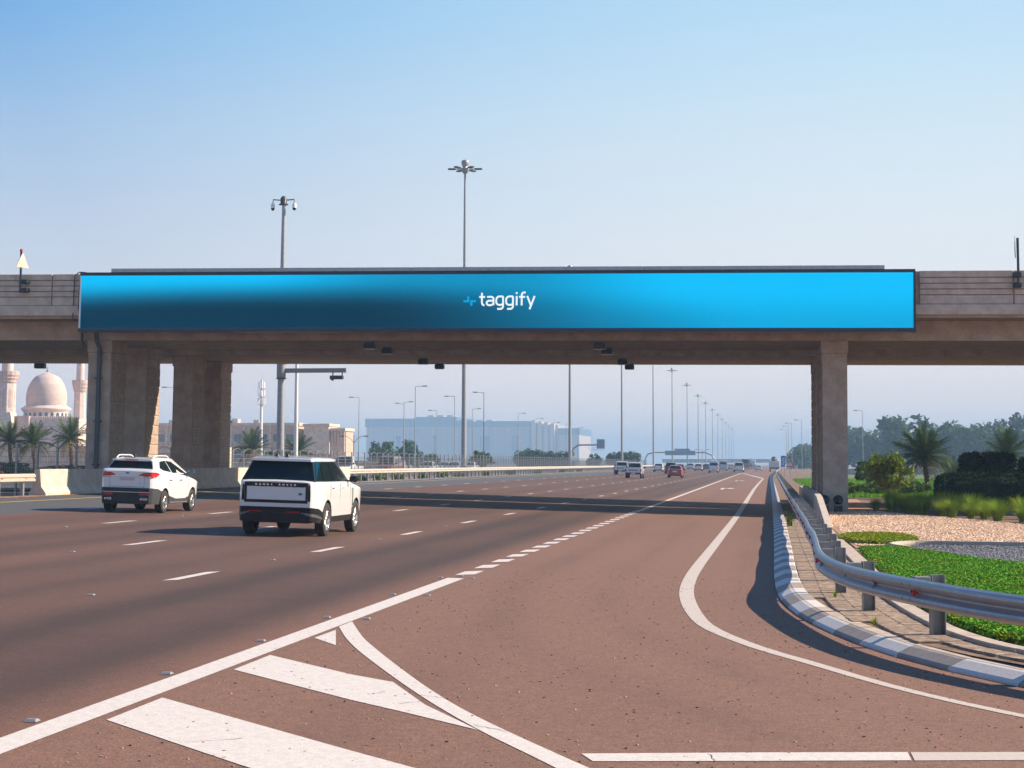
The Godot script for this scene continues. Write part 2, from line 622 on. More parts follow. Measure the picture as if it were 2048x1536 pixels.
	var dm := ds.mesh()
	for lx in [-8.33, -11.93, -15.6, -19.36]:
		var k := 0
		while 8.25 * k < 400.0:
			var dz := -25.85 - 8.25 * k - (0.4 if lx < -15.0 else 0.0)
			inst("lane_dash", dm, M.road_paint, road, Transform3D(Basis(), V(lx, road_y(lx) + (Y if lx > -19.0 else Y + 0.002), dz)))
			k += 1
	var shape := func(called: String, pts: Array, m: Material) -> void:
		var l := Sh.new()
		l.sheet(along(pts), Y, FALL)
		part(called, l, m, road)
	shape.call("chevron_tip", [-4.535, -18.1, -4.525, -18.98, -4.17, -17.5], M.road_paint)
	shape.call("chevron_stripe", [-4.52, -15.26, -4.53, -16.44, -3.52, -15.30, -3.07, -14.91, -2.57, -13.67, -1.99, -12.55, -2.66, -13.25, -3.16, -13.75], M.road_paint)
	shape.call("chevron_stripe", [-4.5, -12.2, -4.51, -13.39, -2.63, -11.45, -2.13, -10.95, -1.51, -10.33, -0.85, -9.6, -2.27, -9.89, -3.13, -10.74], M.road_paint)
	# the line that swings from the gore into the side road
	var a := way([-4.58, -19.35, -4.2, -18.1, -3.74, -16.8, -2.71, -14.19, -1.99, -12.57, -1.3, -11.2, -0.63, -9.76, 0.2, -8.0, 1.2, -6.0], 0.4)
	var b := way([-4.585, -20.0, -4.35, -19.2, -3.96, -17.95, -2.75, -14.69, -2.13, -13.25, -1.29, -11.6, -1.07, -11.2, -0.37, -9.83, 0.5, -8.1, 1.5, -6.1], 0.4)
	var rows := [PackedVector3Array(), PackedVector3Array()]
	for i in 34:
		var p := a[mini(int(i * (a.size() - 1) / 33.0), a.size() - 1)]
		var q := b[mini(int(i * (b.size() - 1) / 33.0), b.size() - 1)]
		rows[0].append(V(p.x, road_y(p.x) + Y, p.y))
		rows[1].append(V(q.x, road_y(q.x) + Y, q.y))
	var cs := Sh.new()
	cs.grid(rows, false, false)
	part("gore_line", cs, M.road_paint, road)
	shape.call("stop_line", [-1.2, -11.77, -0.13, -12.15, 0.9, -12.49, 0.9, -12.15, -0.13, -11.81, -1.1, -11.5], M.road_paint)
	shape.call("worn_stop_line", [0.92, -12.49, 1.69, -12.74, 4.0, -13.45, 4.0, -13.1, 1.64, -12.39, 0.92, -12.15], M.worn_paint)
	# right-hand edge line, swept round the corner
	var o := way([-0.64, -229.5, -1.06, -142.0, -1.2, -66.0, -1.32, -41.8, -1.37, -32.0, -1.33, -28.0, -1.23, -25.5, -1.03, -23.0, -0.76, -21.0, -0.2, -19.0, 0.29, -17.8, 1.09, -15.9, 1.92, -14.5, 3.2, -12.9, 6.0, -11.0, 12.0, -9.0], 0.6)
	rows = [PackedVector3Array(), PackedVector3Array()]
	for i in o.size():
		var t := (o[mini(i + 1, o.size() - 1)] - o[maxi(i - 1, 0)]).normalized()
		var r := Vector2(t.y, -t.x) * lerpf(0.13, 0.21, clampf((-o[i].y - 16.0) / 8.0, 0, 1))
		rows[0].append(V(o[i].x, road_y(o[i].x) + Y, o[i].y))
		rows[1].append(V(o[i].x + r.x, road_y(o[i].x + r.x) + Y, o[i].y + r.y))
	var es := Sh.new()
	es.grid(rows, false, false)
	part("edge_line", es, M.worn_paint, road)
	shape.call("gore_tip", [-4.62, -330, -4.3, -330, -0.64, -236, -0.64, -229.6, -0.9, -232], M.road_paint)
	for az in [-131.0, -190.0]:
		shape.call("turn_arrow", [-3.3, az + 4.0, -3.08, az + 4.0, -3.08, az - 1.5, -2.8, az - 1.5, -2.8, az + 0.3, -2.3, az - 2.2, -2.8, az - 4.7, -2.8, az - 2.9, -3.3, az - 2.9], M.road_paint)
	# raised studs
	var st := Sh.new()
	st.grid([PackedVector3Array([V(-0.06, 0, 0.06), V(0.06, 0, 0.06), V(0.06, 0, -0.06), V(-0.06, 0, -0.06)]), PackedVector3Array([V(-0.045, 0.022, 0.03), V(0.045, 0.022, 0.03), V(0.045, 0.022, -0.03), V(-0.045, 0.022, -0.03)])], true, false)
	st.quad(V(-0.045, 0.022, 0.03), V(0.045, 0.022, 0.03), V(0.045, 0.022, -0.03), V(-0.045, 0.022, -0.03))
	var sm := st.mesh()  # shared by all studs
	var spots := [-4.94, -11.98, -4.94, -14.77, -4.94, -17.58, -4.95, -20.31, -4.95, -23.94, -4.5, -24.03, -4.5, -20.34, -4.96, -27.54, -4.5, -27.7, -4.73, -28.05, -8.35, -22.0, -15.59, -39.4, -8.33, -38.77, -11.93, -30.5, -8.33, -30.3, -8.33, -47.0, -11.93, -38.7, -11.93, -47.0, -15.6, -47.6, -15.6, -31.0, -4.73, -33.4, -4.73, -38.9, -4.73, -44.6]
	for i in range(0, spots.size(), 2):
		inst("road_stud", sm, M.galv_dark, road, Transform3D(Basis().scaled(Vector3.ONE * 0.75), V(spots[i], road_y(spots[i]) + Y, spots[i + 1])))
	# hairline cracks across the thick paint
	for ck in [[-2.72, -14.2, 0.32, 0.5], [-2.05, -12.75, 0.34, 0.7], [-2.6, -13.9, 0.3, 2.1], [-3.4, -11.7, 0.4, 2.4], [-3.0, -14.3, 0.25, 1.9], [-4.7, -17.0, 0.22, 0.3], [-0.4, -12.0, 0.3, 1.4]]:
		var cr := Sh.new()
		var at := Vector2(ck[0], ck[1])
		var pts := PackedVector3Array()
		for k in 7:
			var q: Vector2 = at + Vector2(cos(ck[3]), sin(ck[3])) * ck[2] * k / 6.0 + Vector2(rng.randf_range(-0.012, 0.012), rng.randf_range(-0.02, 0.02))
			pts.append(V(q.x, road_y(q.x) + 0.0065, q.y))
		for k in 6:
			var side := V(-(pts[k + 1] - pts[k]).z, 0, (pts[k + 1] - pts[k]).x).normalized() * rng.randf_range(0.002, 0.004)
			cr.quad(pts[k] - side, pts[k + 1] - side, pts[k + 1] + side, pts[k] + side)
		part("paint_crack", cr, M.grey_asphalt, road)
	# blown sand along the foot of the median barrier
	var near_edge := PackedVector2Array()
	var far_edge := PackedVector2Array()
	for k in 90:
		var fz := -44.0 - 0.75 * k
		near_edge.append(Vector2(-24.86 + 0.22 * nz.get_noise_2d(fz * 9.0, 5.0), fz))
		far_edge.append(Vector2(-25.55, fz))
	far_edge.reverse()
	near_edge.append_array(far_edge)
	var sd := Sh.new()
	sd.sheet(near_edge, 0.009, FALL)
	part("blown_sand", sd, M.drift, shoulder)
	# grit and chips lying on the slip lane
	var gr := Sh.new()
	gr.colored = true
	for i in 2200:
		var gx := rng.randf_range(-4.4, 3.0)
		var gz := rng.randf_range(-30.0, -9.5)
		var k := rng.randf_range(0.004, 0.014)
		gr.col = Color(0.6, 0.5, 0.45) * rng.randf_range(0.05, 1.3)
		gr.box(V(gx, road_y(gx) + k * 0.3, gz), V(k, k * 0.6, k * 1.4), Basis(Vector3.UP, rng.randf() * TAU))
	part("grit", gr, M.pebble, road).set_meta("kind", "stuff")

func build_verge() -> void:
	kerb_way = way(KERB, 1.15)
	# kerb blocks: sloped face, painted white and grey in turn
	var kerb := Node3D.new()
	kerb.name = numbered("kerb")
	kerb.set_meta("kind", "structure")
	add_child(kerb)
	var n := kerb_way.size() - 1
	var rest := [Sh.new(), Sh.new()]
	for i in n:
		var p := kerb_way[i]
		var q := kerb_way[i + 1]
		var one := -p.y < 165.0
		var s: Sh = Sh.new() if one else rest[i % 2]
		var rows := []
		for k in 2:
			var at := p.lerp(q, 0.008 + 0.984 * k)
			var d := ((kerb_way[mini(i + 2, n)] - p) if k == 1 else (q - kerb_way[maxi(i - 1, 0)])).normalized()
			var r := Vector2(d.y, -d.x)
			var row := PackedVector3Array()
			var y0 := road_y(at.x)
			for e in [[0.0, -0.06], [0.0, 0.025], [0.03, 0.045], [0.16, 0.1], [0.2, 0.108], [0.2, -0.06]]:
				row.append(V(at.x + r.x * e[0], y0 + e[1], at.y + r.y * e[0]))
			rows.append(row)
		s.grid(rows, true, false)
		s.fan(rows[0])
		s.fan(rows[1], true)
		# the flat back of the kerb: sandy bare concrete round the corner, painted along the straight
		var t: Sh = Sh.new() if one else rest[i % 2]
		var tops := []
		for k in 2:
			var at := p.lerp(q, 0.008 + 0.984 * k)
			var d := ((kerb_way[mini(i + 2, n)] - p) if k == 1 else (q - kerb_way[maxi(i - 1, 0)])).normalized()
			var r := Vector2(d.y, -d.x)
			var row := PackedVector3Array()
			for e in [[0.203, -0.06], [0.203, 0.106], [0.21, 0.11], [0.36, 0.11], [0.375, 0.1], [0.375, -0.06]]:
				row.append(V(at.x + r.x * e[0], road_y(at.x) + e[1], at.y + r.y * e[0]))
			tops.append(row)
		t.grid(tops, true, false)
		t.fan(tops[0])
		t.fan(tops[1], true)
		if one:
			var tone: Material = M.kerb_white if i % 2 == 0 else M.kerb_grey
			var blk := part("kerb_block", s, tone, kerb)
			part("kerb_top", t, M.edging if p.y > -24.0 else tone, blk)
	for k in 2:
		part("far_kerb", rest[k], M.kerb_white if k == 0 else M.kerb_grey, kerb).set_meta("kind", "stuff")
	# the raised ground behind it: soil with pavers, edging strip, gravel beds and lawns on top
	var edge := PackedVector2Array()
	for i in kerb_way.size():
		var t := (kerb_way[mini(i + 1, n)] - kerb_way[maxi(i - 1, 0)]).normalized()
		edge.append(kerb_way[i] + Vector2(t.y, -t.x) * 0.3)
	var bed := Sh.new()
	var outline := edge.duplicate()
	outline.append(Vector2(220.0, -10.5))
	outline.append(Vector2(220.0, -640.0))
	bed.sheet(outline, 0.075)
	setting("verge", bed, M.soil)
	# pavers between kerb and edging strip
	var inner := way([1.62, -75.0, 1.55, -55.0, 1.49, -43.4, 1.48, -36.3, 1.5, -31.3, 1.5, -25.4, 1.59, -22.8, 1.78, -20.3, 2.0, -18.9, 2.3, -17.9, 3.0, -16.6, 4.4, -15.2, 7.0, -13.6, 12.0, -12.2], 0.26)
	var path := Node3D.new()
	path.name = numbered("pavement")
	path.set_meta("kind", "structure")
	add_child(path)
	var pv := Sh.new()
	pv.cut(Vector3.ZERO, V(0.249, 0.06, 0.249), 0.004)
	var pm := pv.mesh()
	var count := 0
	var many := [Sh.new(), Sh.new()]
	for i in range(inner.size() - 1, 0, -1):
		var p := inner[i]
		if p.y < -62.0 or p.x > 7.5:
			continue
		var best := 1e9
		var e := Vector2()
		for k in range(edge.size() - 1):
			var c := Geometry2D.get_closest_point_to_segment(p, edge[k], edge[k + 1])
			if c.distance_to(p) < best:
				best = c.distance_to(p)
				e = c
		var dir := (e - p) / best
		var m := int(ceil((best - 0.10) / 0.252))
		for j in m:
			var c := p + dir * (0.14 + 0.252 * j)
			if best - (0.14 + 0.252 * j) < 0.1:
				continue
			var t := Transform3D(Basis(Vector3.UP, -dir.angle() + rng.randf_range(-0.012, 0.012)) * Basis(V(1, 0, 0), rng.randf_range(-0.012, 0.012)), V(c.x, 0.07 + rng.randf_range(-0.003, 0.003), c.y))
			if count < 300 and c.x < 4.2:
				inst("paver", pm, M.paver if rng.randf() < 0.6 else M.paver_b, path, t)
				count += 1
			else:
				many[0 if rng.randf() < 0.6 else 1].cut(t.origin, V(0.249, 0.06, 0.249), 0.004, t.basis)
	for k in 2:
		part("far_paving", many[k], M.paver if k == 0 else M.paver_b, path).set_meta("kind", "stuff")
	# concrete edging, cast in lengths
	var strip_node := Node3D.new()
	strip_node.name = numbered("edging_strip")
	strip_node.set_meta("kind", "structure")
	add_child(strip_node)
	var k0 := 0
	while k0 + 5 < inner.size():
		var s := Sh.new()
		var w := PackedVector3Array()
		for k in 6:
			var c := inner[k0 + k]
			if k == 0:
				c = c.lerp(inner[k0 + 1], 0.04)
			if k == 5:
				c = c.lerp(inner[k0 + 4], 0.04)
			w.append(V(c.x, 0.0, c.y))
		var wide := 0.24 + 0.05 * sin(k0 * 0.05)
		s.sweep(PackedVector2Array([Vector2(0, -0.05), Vector2(0, 0.125), Vector2(-0.012, 0.137), Vector2(-wide + 0.012, 0.137), Vector2(-wide, 0.125), Vector2(-wide, -0.05)]), w, true, false)
		part("edging_slab", s, M.edging, strip_node)
		k0 += 5
	# beds
	var gravel := Sh.new()
	gravel.sheet(along([1.85, -39.6, 1.78, -46.0, 1.75, -60.0, 1.9, -96.0, 4.5, -96.0, 4.0, -71.3, 4.9, -65.9, 6.7, -59.2, 7.6, -54.6, 16.0, -46.0, 16.0, -39.0, 5.5, -40.8, 3.2, -41.6, 2.65, -40.4]), 0.092)
	setting("gravel_bed", gravel, M.gravel)
	var dg := Sh.new()
	dg.sheet(along([2.62, -40.1, 3.2, -41.3, 5.5, -40.6, 16.0, -38.8, 16.0, -31.5, 4.5, -32.4, 3.9, -34.2, 2.85, -38.7]), 0.094)
	setting("dark_gravel_bed", dg, M.dark_gravel)
	var rim := Sh.new()
	rim.sweep(PackedVector2Array([Vector2(-0.07, -0.05), Vector2(-0.07, 0.12), Vector2(0.07, 0.12), Vector2(0.07, -0.05)]), lift(way([2.9, -38.6, 2.66, -39.4, 2.62, -40.2, 2.85, -40.95, 3.3, -41.35, 4.4, -41.1, 6.0, -40.65, 9.0, -40.1, 16.0, -38.9], 0.3), 0.06), true, true)
	setting("bed_edging", rim, M.edging)
	var lawn_poly := along([1.92, -38.9, 1.84, -33.0, 1.82, -27.5, 1.88, -23.6, 2.08, -20.9, 2.32, -19.0, 2.66, -17.9, 3.4, -16.6, 5.0, -15.1, 8.0, -13.7, 16.0, -12.2, 16.0, -31.3, 4.45, -32.3, 3.8, -33.9, 2.7, -38.6])
	var lw := Sh.new()
	lw.sheet(lawn_poly, 0.098)
	setting("lawn", lw, M.soil)
	var far := Sh.new()
	far.sheet(along([2.6, -98.0, 70.0, -98.0, 70.0, -139.0, 3.4, -139.0]), 0.09)
	far.sheet(along([3.4, -146.0, 70.0, -146.0, 70.0, -205.0, 4.4, -205.0]), 0.09)
	far.sheet(along([4.6, -214.0, 90.0, -214.0, 90.0, -300.0, 6.0, -300.0]), 0.09)
	setting("far_lawn", far, M.far_lawn)
	# pebbles: real stones over the beds
	pebbles("beige_pebbles", "loose beige pebbles covering the gravel bed beside the pavement", [1.9, -70.0, 8.0, -40.5], 20000, 0.012, 0.032, gravel, V(0.8, 0.56, 0.38))
	pebbles("grey_pebbles", "loose dark grey pebbles in the curved bed beyond the green cover", [2.65, -41.3, 7.0, -32.5], 9000, 0.016, 0.036, dg, V(0.16, 0.165, 0.18))
	# ground cover leaves
	var leaf := Sh.new()
	leaf.colored = true
	for k in 22:
		var b := Basis(Vector3.UP, rng.randf() * TAU) * Basis(V(1, 0, 0), rng.randf_range(-0.9, 0.5))
		var at := V(rng.randf_range(-0.06, 0.06), rng.randf_range(0.01, 0.07), rng.randf_range(-0.06, 0.06))
		var r := rng.randf_range(0.009, 0.019)
		leaf.col = Color(1, 1, 1) * rng.randf_range(0.6, 1.25)
		leaf.tri(at + b * V(-r, 0, 0), at + b * V(0, r * 0.25, r * 1.3), at + b * V(r, 0, 0))
		leaf.tri(at + b * V(-r, 0, 0), at + b * V(r, 0, 0), at + b * V(0, r * 0.25, -r * 1.3))
	var lm := leaf.mesh()
	var places := []
	var hues := []
	var nz := FastNoiseLite.new()
	nz.seed = 77
	nz.frequency = 0.22
	for t in 80000:
		var x := rng.randf_range(1.85, 6.2)
		var z := rng.randf_range(-39.0, -15.6)
		if not Geometry2D.is_point_in_polygon(Vector2(x, z), lawn_poly):
			continue
		var g := nz.get_noise_2d(x * 4.0, z * 4.0)
		var rim_d := x - 1.85
		if rim_d < 0.3 + 0.5 * g and rng.randf() < 0.8:
			continue
		if g < -0.25 and rng.randf() < 0.75:
			continue
		places.append(Transform3D(Basis(Vector3.UP, rng.randf() * TAU).scaled(Vector3.ONE * rng.randf_range(0.7, 1.5)), V(x, 0.095, z)))
		hues.append(Color(1.0 + 1.8 * maxf(0.0, -g - 0.05) + (1.2 if rng.randf() < 0.04 else 0.0), 1.0 - 0.3 * maxf(0.0, -g), 1.0) * rng.randf_range(0.55, 1.25))
	stuff("ground_cover", "low bright green leafy cover on the lawn behind the guardrail", "ground cover", lm, M.cover, places, hues)
	places = []
	hues = []
	for t in 1800:
		var a := rng.randf() * TAU
		var r := sqrt(rng.randf())
		var x := 2.55 + cos(a) * r * 0.85
		var z := -43.8 + sin(a) * r * 2.6
		places.append(Transform3D(Basis(Vector3.UP, rng.randf() * TAU).scaled(Vector3.ONE * rng.randf_range(0.9, 1.7)), V(x, 0.09, z)))
		hues.append(Color(rng.randf_range(1.2, 3.2), 1.0, 0.9) * rng.randf_range(0.7, 1.1))
	stuff("creeping_cover", "small yellow green patch of creeping cover on the beige gravel", "ground cover", lm, M.cover, places, hues)
	# far lawn turf
	places = []
	hues = []
	var tuft := Sh.new()
	tuft.colored = true
	for k in 9:
		var g := rng.randf() * TAU
		var o := V(rng.randf_range(-0.25, 0.25), 0, rng.randf_range(-0.25, 0.25))
		var d := V(cos(g), 0, sin(g)) * 0.03
		tuft.col = Color(1, 1, 1) * rng.randf_range(0.7, 1.3)
		tuft.tri(o - d, o + d, o + V(rng.randf_range(-0.06, 0.06), rng.randf_range(0.06, 0.14), rng.randf_range(-0.06, 0.06)))
	var tm := tuft.mesh()
	for t in 16000:
		var z := rng.randf_range(-205.0, -98.0)
		if z < -139.0 and z > -146.0:
			continue
		places.append(Transform3D(Basis(Vector3.UP, rng.randf() * TAU).scaled(Vector3.ONE * 1.4), V(rng.randf_range(3.0, 30.0), 0.09, z)))
		hues.append(Color(1.3, 1.0, 1.0) * rng.randf_range(0.8, 1.25))
	stuff("turf", "bright green mown turf beyond the bridge column", "grass", tm, M.cover, places, hues)

func stuff(called: String, label: String, category: String, m: Mesh, material: Material, places: Array, hues: Array) -> MultiMeshInstance3D:
	var mm := MultiMesh.new()
	mm.transform_format = MultiMesh.TRANSFORM_3D
	mm.use_colors = true
	mm.mesh = m
	mm.instance_count = places.size()
	for i in places.size():
		mm.set_instance_transform(i, places[i])
		mm.set_instance_color(i, hues[i])
	var o := MultiMeshInstance3D.new()
	o.name = numbered(called)
	o.multimesh = mm
	o.material_override = material
	add_child(o)
	tag(o, label, category)
	o.set_meta("kind", "stuff")
	return o

func pebbles(called: String, label: String, area: Array, n: int, r0: float, r1: float, bed: Sh, c: Vector3) -> void:
	var s := Sh.new()
	s.colored = true
	var rows := []
	for i in 3:
		var ring := PackedVector3Array()
		for k in 5:
			var g := -TAU * k / 5.0 + i * 0.4
			var r: float = [0.8, 1.0, 0.55][i] * rng.randf_range(0.8, 1.15)
			ring.append(V(cos(g) * r, [-0.4, 0.15, 0.6][i], sin(g) * r))
		rows.append(ring)
	s.grid(rows, true, false)
	s.fan(rows[2])
	var places := []
	var hues := []
	var tris := bed.v
	for t in n:
		# more stones nearer, where they are seen
		var f := pow(rng.randf(), 0.7)
		var z := lerpf(area[1], area[3], f)
		var x := rng.randf_range(area[0], area[2])
		var inside := false
		for i in range(0, tris.size(), 3):
			if Geometry2D.point_is_inside_triangle(Vector2(x, z), Vector2(tris[i].x, tris[i].z), Vector2(tris[i + 1].x, tris[i + 1].z), Vector2(tris[i + 2].x, tris[i + 2].z)):
				inside = true
				break
		if not inside:
			continue
		var k := rng.randf_range(r0, r1)
		places.append(Transform3D(Basis(Vector3.UP, rng.randf() * TAU).scaled(V(k, k * 0.7, k * rng.randf_range(0.7, 1.2))), V(x, 0.098, z)))
		var j := rng.randf_range(0.45, 1.45)
		hues.append(Color(c.x * j / 0.62, c.y * j / 0.46, c.z * j / 0.34))
	stuff(called, label, "gravel", s.mesh(), M.pebble, places, hues)

func build_overpass() -> void:
	var o := thing("overpass", "tan concrete road overpass on rectangular columns spanning the highway", "bridge")
	o.rotation.z = -0.0084
	var x0 := -75.0
	var x1 := 70.0
	# near deck
	var s := Sh.new()
	s.bar(x0, x1, 7.28, 7.62, -76.4, -68.05)
	part("deck_slab", s, M.soffit, o)
	s = Sh.new()
	s.bar(x0, x1, 6.53, 7.277, -75.2, -69.55)
	part("box_girder", s, M.soffit, o)
	s = Sh.new()
	s.bar(x0, x1, 7.28, 7.62, -88.4, -77.8)
	part("deck_slab", s, M.soffit, o)
	s = Sh.new()
	s.bar(x0, x1, 6.53, 7.277, -86.9, -79.6)
	part("box_girder", s, M.soffit, o)
	# cast ledge under the parapet, in lengths
	var lx := x0
	while lx < x1 - 0.1:
		s = Sh.new()
		s.cut(V(lx + 4.99, 7.57, -68.0), V(9.975, 0.385, 0.24), 0.015)
		part("ledge", s, M.parapet, o)
		lx += 10.0
	s = Sh.new()
	s.bar(x0, x1, 7.76, 9.0, -68.3, -68.06)
	var wall := part("parapet", s, M.block, o)
	s = Sh.new()
	s.bar(x0, x1, 7.62, 8.9, -88.35, -88.1)
	part("parapet", s, M.parapet, o)
	# parapet panels: five boards of concrete, grooves between them, joints every 2.52 m
	var heights := [7.765, 8.12, 8.335, 8.55, 8.765, 9.03]
	for k in 11:
		for side in 2:
			var a := (6.45 + 2.52 * k if k > 0 else 5.55) if side else -27.75 - 2.52 * k
			var b := (6.45 + 2.52 * (k + 1) if k > 0 else 6.45 + 2.52) if side else -27.75 - 2.52 * (k + 1)
			if side == 0 and k == 10:
				a = -25.2
				b = -27.75
			if k > 4 and not (side == 0 and k == 10):
				continue
			for j in 5:
				var p := Sh.new()
				p.cut(V((a + b) * 0.5, (heights[j] + heights[j + 1]) * 0.5, -68.03), V(absf(b - a) - 0.05, heights[j + 1] - heights[j] - 0.03, 0.09), 0.012)
				part("panel", p, M.parapet, wall)
	# columns: smooth front and back, coursed blocks down the sides
	for cx in [-26.36, 2.52]:
		var foot := 0.6 if cx < 0 else -0.3
		for cz in [-70.5, -74.7, -81.0, -85.2]:
			s = Sh.new()
			s.cut(V(cx, (foot + 6.06) * 0.5, cz), V(0.94, 6.06 - foot, 1.72), 0.02)
			var col := part("column", s, M.concrete, o)
			s = Sh.new()
			s.cut(V(cx, 6.292, cz), V(1.03, 0.47, 1.8), 0.02)
			part("column_cap", s, M.concrete, col)
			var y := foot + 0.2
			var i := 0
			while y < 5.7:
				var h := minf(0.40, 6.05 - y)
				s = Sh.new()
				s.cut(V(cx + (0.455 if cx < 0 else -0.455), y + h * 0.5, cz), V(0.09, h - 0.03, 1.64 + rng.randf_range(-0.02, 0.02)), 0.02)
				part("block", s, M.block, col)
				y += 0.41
				i += 1
	# outer piers that carry the spans beyond the view
	for cx in [-58.0, 36.0]:
		for cz in [-70.35, -74.55, -80.85, -85.05]:
			s = Sh.new()
			s.cut(V(cx, 3.1, cz), V(0.98, 6.84, 1.45), 0.02)
			part("column", s, M.concrete, o)
	# drain pipe down the nearest left column
	s = Sh.new()
	s.tube(PackedVector3Array([V(-26.36, 7.0, -69.2), V(-26.36, 6.5, -69.25), V(-26.32, 6.2, -69.5), V(-26.32, 0.5, -69.5)]), 0.09, 0.09, 10)
	var pipe := part("drain_pipe", s, M.pipe, o)
	for y in [1.6, 3.3, 5.0]:
		s = Sh.new()
		s.bar(-26.45, -26.19, y, y + 0.05, -69.62, -69.39)
		part("bracket", s, M.dark_metal, pipe)
	s = Sh.new()
	s.tube(PackedVector3Array([V(-27.0, 7.0, -69.3), V(-27.02, 6.5, -69.4), V(-26.92, 6.2, -69.5)]), 0.05, 0.05, 8)
	part("drain_pipe", s, M.pipe, o)
	# luminaires under the decks
	var n := 0
	for lx2 in [-15.6, -6.45]:
		for lz in [-70.6, -74.0, -82.0, -86.2]:
			var l := thing("under_deck_luminaire", "dark box lamp under the overpass, %s in the %s row" % [["nearest", "second", "third", "farthest"][n % 4], "left-hand" if lx2 < -10 else "right-hand"], "lamp", V(lx2, 6.53 - 0.0084 * lx2, lz), "box lamps under the overpass")
			s = Sh.new()
			s.cut(V(0, -0.15, 0), V(0.44, 0.2, 0.36), 0.03)
			part("housing", s, M.black, l)
			s = Sh.new()
			s.bar(-0.2, 0.2, -0.045, 0.0, -0.05, 0.05)
			part("mount", s, M.dark_metal, l)
			s = Sh.new()
			s.bar(-0.22, 0.22, -0.268, -0.262, -0.17, 0.17)
			part("lens", s, M.glass, l)
			n += 1
	var l2 := thing("under_deck_luminaire", "dark box lamp under the overpass at the left edge, before the minaret", "lamp", V(-35.6, 6.83, -86.2), "box lamps under the overpass")
	s = Sh.new()
	s.cut(V(0, -0.16, 0), V(0.5, 0.24, 0.4), 0.03)
	part("housing", s, M.black, l2)
	# two signs on brackets on the parapet
	var tr := thing("triangular_sign", "triangular sign seen nearly edge-on on a bracketed pole at the left parapet", "sign", V(-28.85, 7.56, -67.7))
	s = Sh.new()
	s.tube(PackedVector3Array([V(0, 0.95, 0), V(0, 2.62, 0)]), 0.045, 0.045, 8)
	part("pole", s, M.navy, tr)
	for y in [1.05, 1.38]:
		s = Sh.new()
		s.cut(V(0.16, y, -0.08), V(0.26, 0.16, 0.3), 0.02)
		part("bracket", s, M.black, tr)
	s = Sh.new()
	var bb := Basis(Vector3.UP, deg_to_rad(72.0))
	var q := [V(-0.36, 1.93, 0.06), V(0.36, 1.93, 0.06), V(0, 2.52, 0.06)]
	for k in 2:
		var off := V(0, 0, 0.02 * k)
		var a3 := []
		for p in q:
			a3.append(bb * (p + off))
		if k:
			s.tri(a3[0], a3[1], a3[2])
		else:
			s.tri(a3[0], a3[2], a3[1])
	for k in 3:
		s.quad(bb * q[k], bb * q[(k + 1) % 3], bb * (q[(k + 1) % 3] + V(0, 0, 0.02)), bb * (q[k] + V(0, 0, 0.02)))
	part("plate", s, M.cream, tr)
	s = Sh.new()
	s.cut(V(0, 2.6, 0), V(0.1, 0.12, 0.1), 0.02)
	part("cap", s, M.red, tr)
	var rd := thing("round_sign", "round sign plate seen edge-on with its pole on the right parapet", "sign", V(9.15, 7.35, -67.7))
	s = Sh.new()
	s.tube(PackedVector3Array([V(0.03, 0.95, 0), V(0.03, 2.75, 0)]), 0.05, 0.05, 8)
	part("pole", s, M.navy, rd)
	for y in [1.02, 1.4]:
		s = Sh.new()
		s.cut(V(0.0, y, -0.1), V(0.3, 0.17, 0.3), 0.02)
		part("bracket", s, M.black, rd)
	s = Sh.new()
	s.lathe([[0.0, -0.015], [0.4, -0.015], [0.41, 0.0], [0.4, 0.015], [0.0, 0.015]], 28, V(-0.06, 2.42, 0), Basis(Vector3.UP, deg_to_rad(-10)) * Basis(V(0, 0, 1), PI / 2), false)
	part("plate", s, M.sign_back, rd)

func stroke(s: Sh, pts: Array, w: float, z: float, closed := false) -> void:
	# a flat pen stroke with mitred bends, raised a little from the face
	var p := along(pts)
	var n := p.size()
	var l := []
	var r := []
	for i in n:
		var a := p[(i - 1 + n) % n] if closed or i > 0 else p[i]
		var b := p[(i + 1) % n] if closed or i < n - 1 else p[i]
		var d0 := (p[i] - a).normalized() if a != p[i] else (b - p[i]).normalized()
		var d1 := (b - p[i]).normalized() if b != p[i] else d0
		var m := (Vector2(-d0.y, d0.x) + Vector2(-d1.y, d1.x))
		m = m / maxf(0.3, m.length_squared()) * 2.0
		l.append(p[i] + m * w * 0.5)
		r.append(p[i] - m * w * 0.5)
	for i in n if closed else n - 1:
		var k := (i + 1) % n
		s.quad(V(r[i].x, r[i].y, z), V(r[k].x, r[k].y, z), V(l[k].x, l[k].y, z), V(l[i].x, l[i].y, z))
		s.quad(V(r[i].x, r[i].y, 0), V(r[k].x, r[k].y, 0), V(r[k].x, r[k].y, z), V(r[i].x, r[i].y, z))
		s.quad(V(l[k].x, l[k].y, 0), V(l[i].x, l[i].y, 0), V(l[i].x, l[i].y, z), V(l[k].x, l[k].y, z))

func arc(cx: float, cy: float, rx: float, ry: float, a0: float, a1: float, n := 5) -> Array:
	var o := []
	for i in n + 1:
		var g := deg_to_rad(lerpf(a0, a1, float(i) / n))
		o.append_array([cx + cos(g) * rx, cy + sin(g) * ry])
	return o

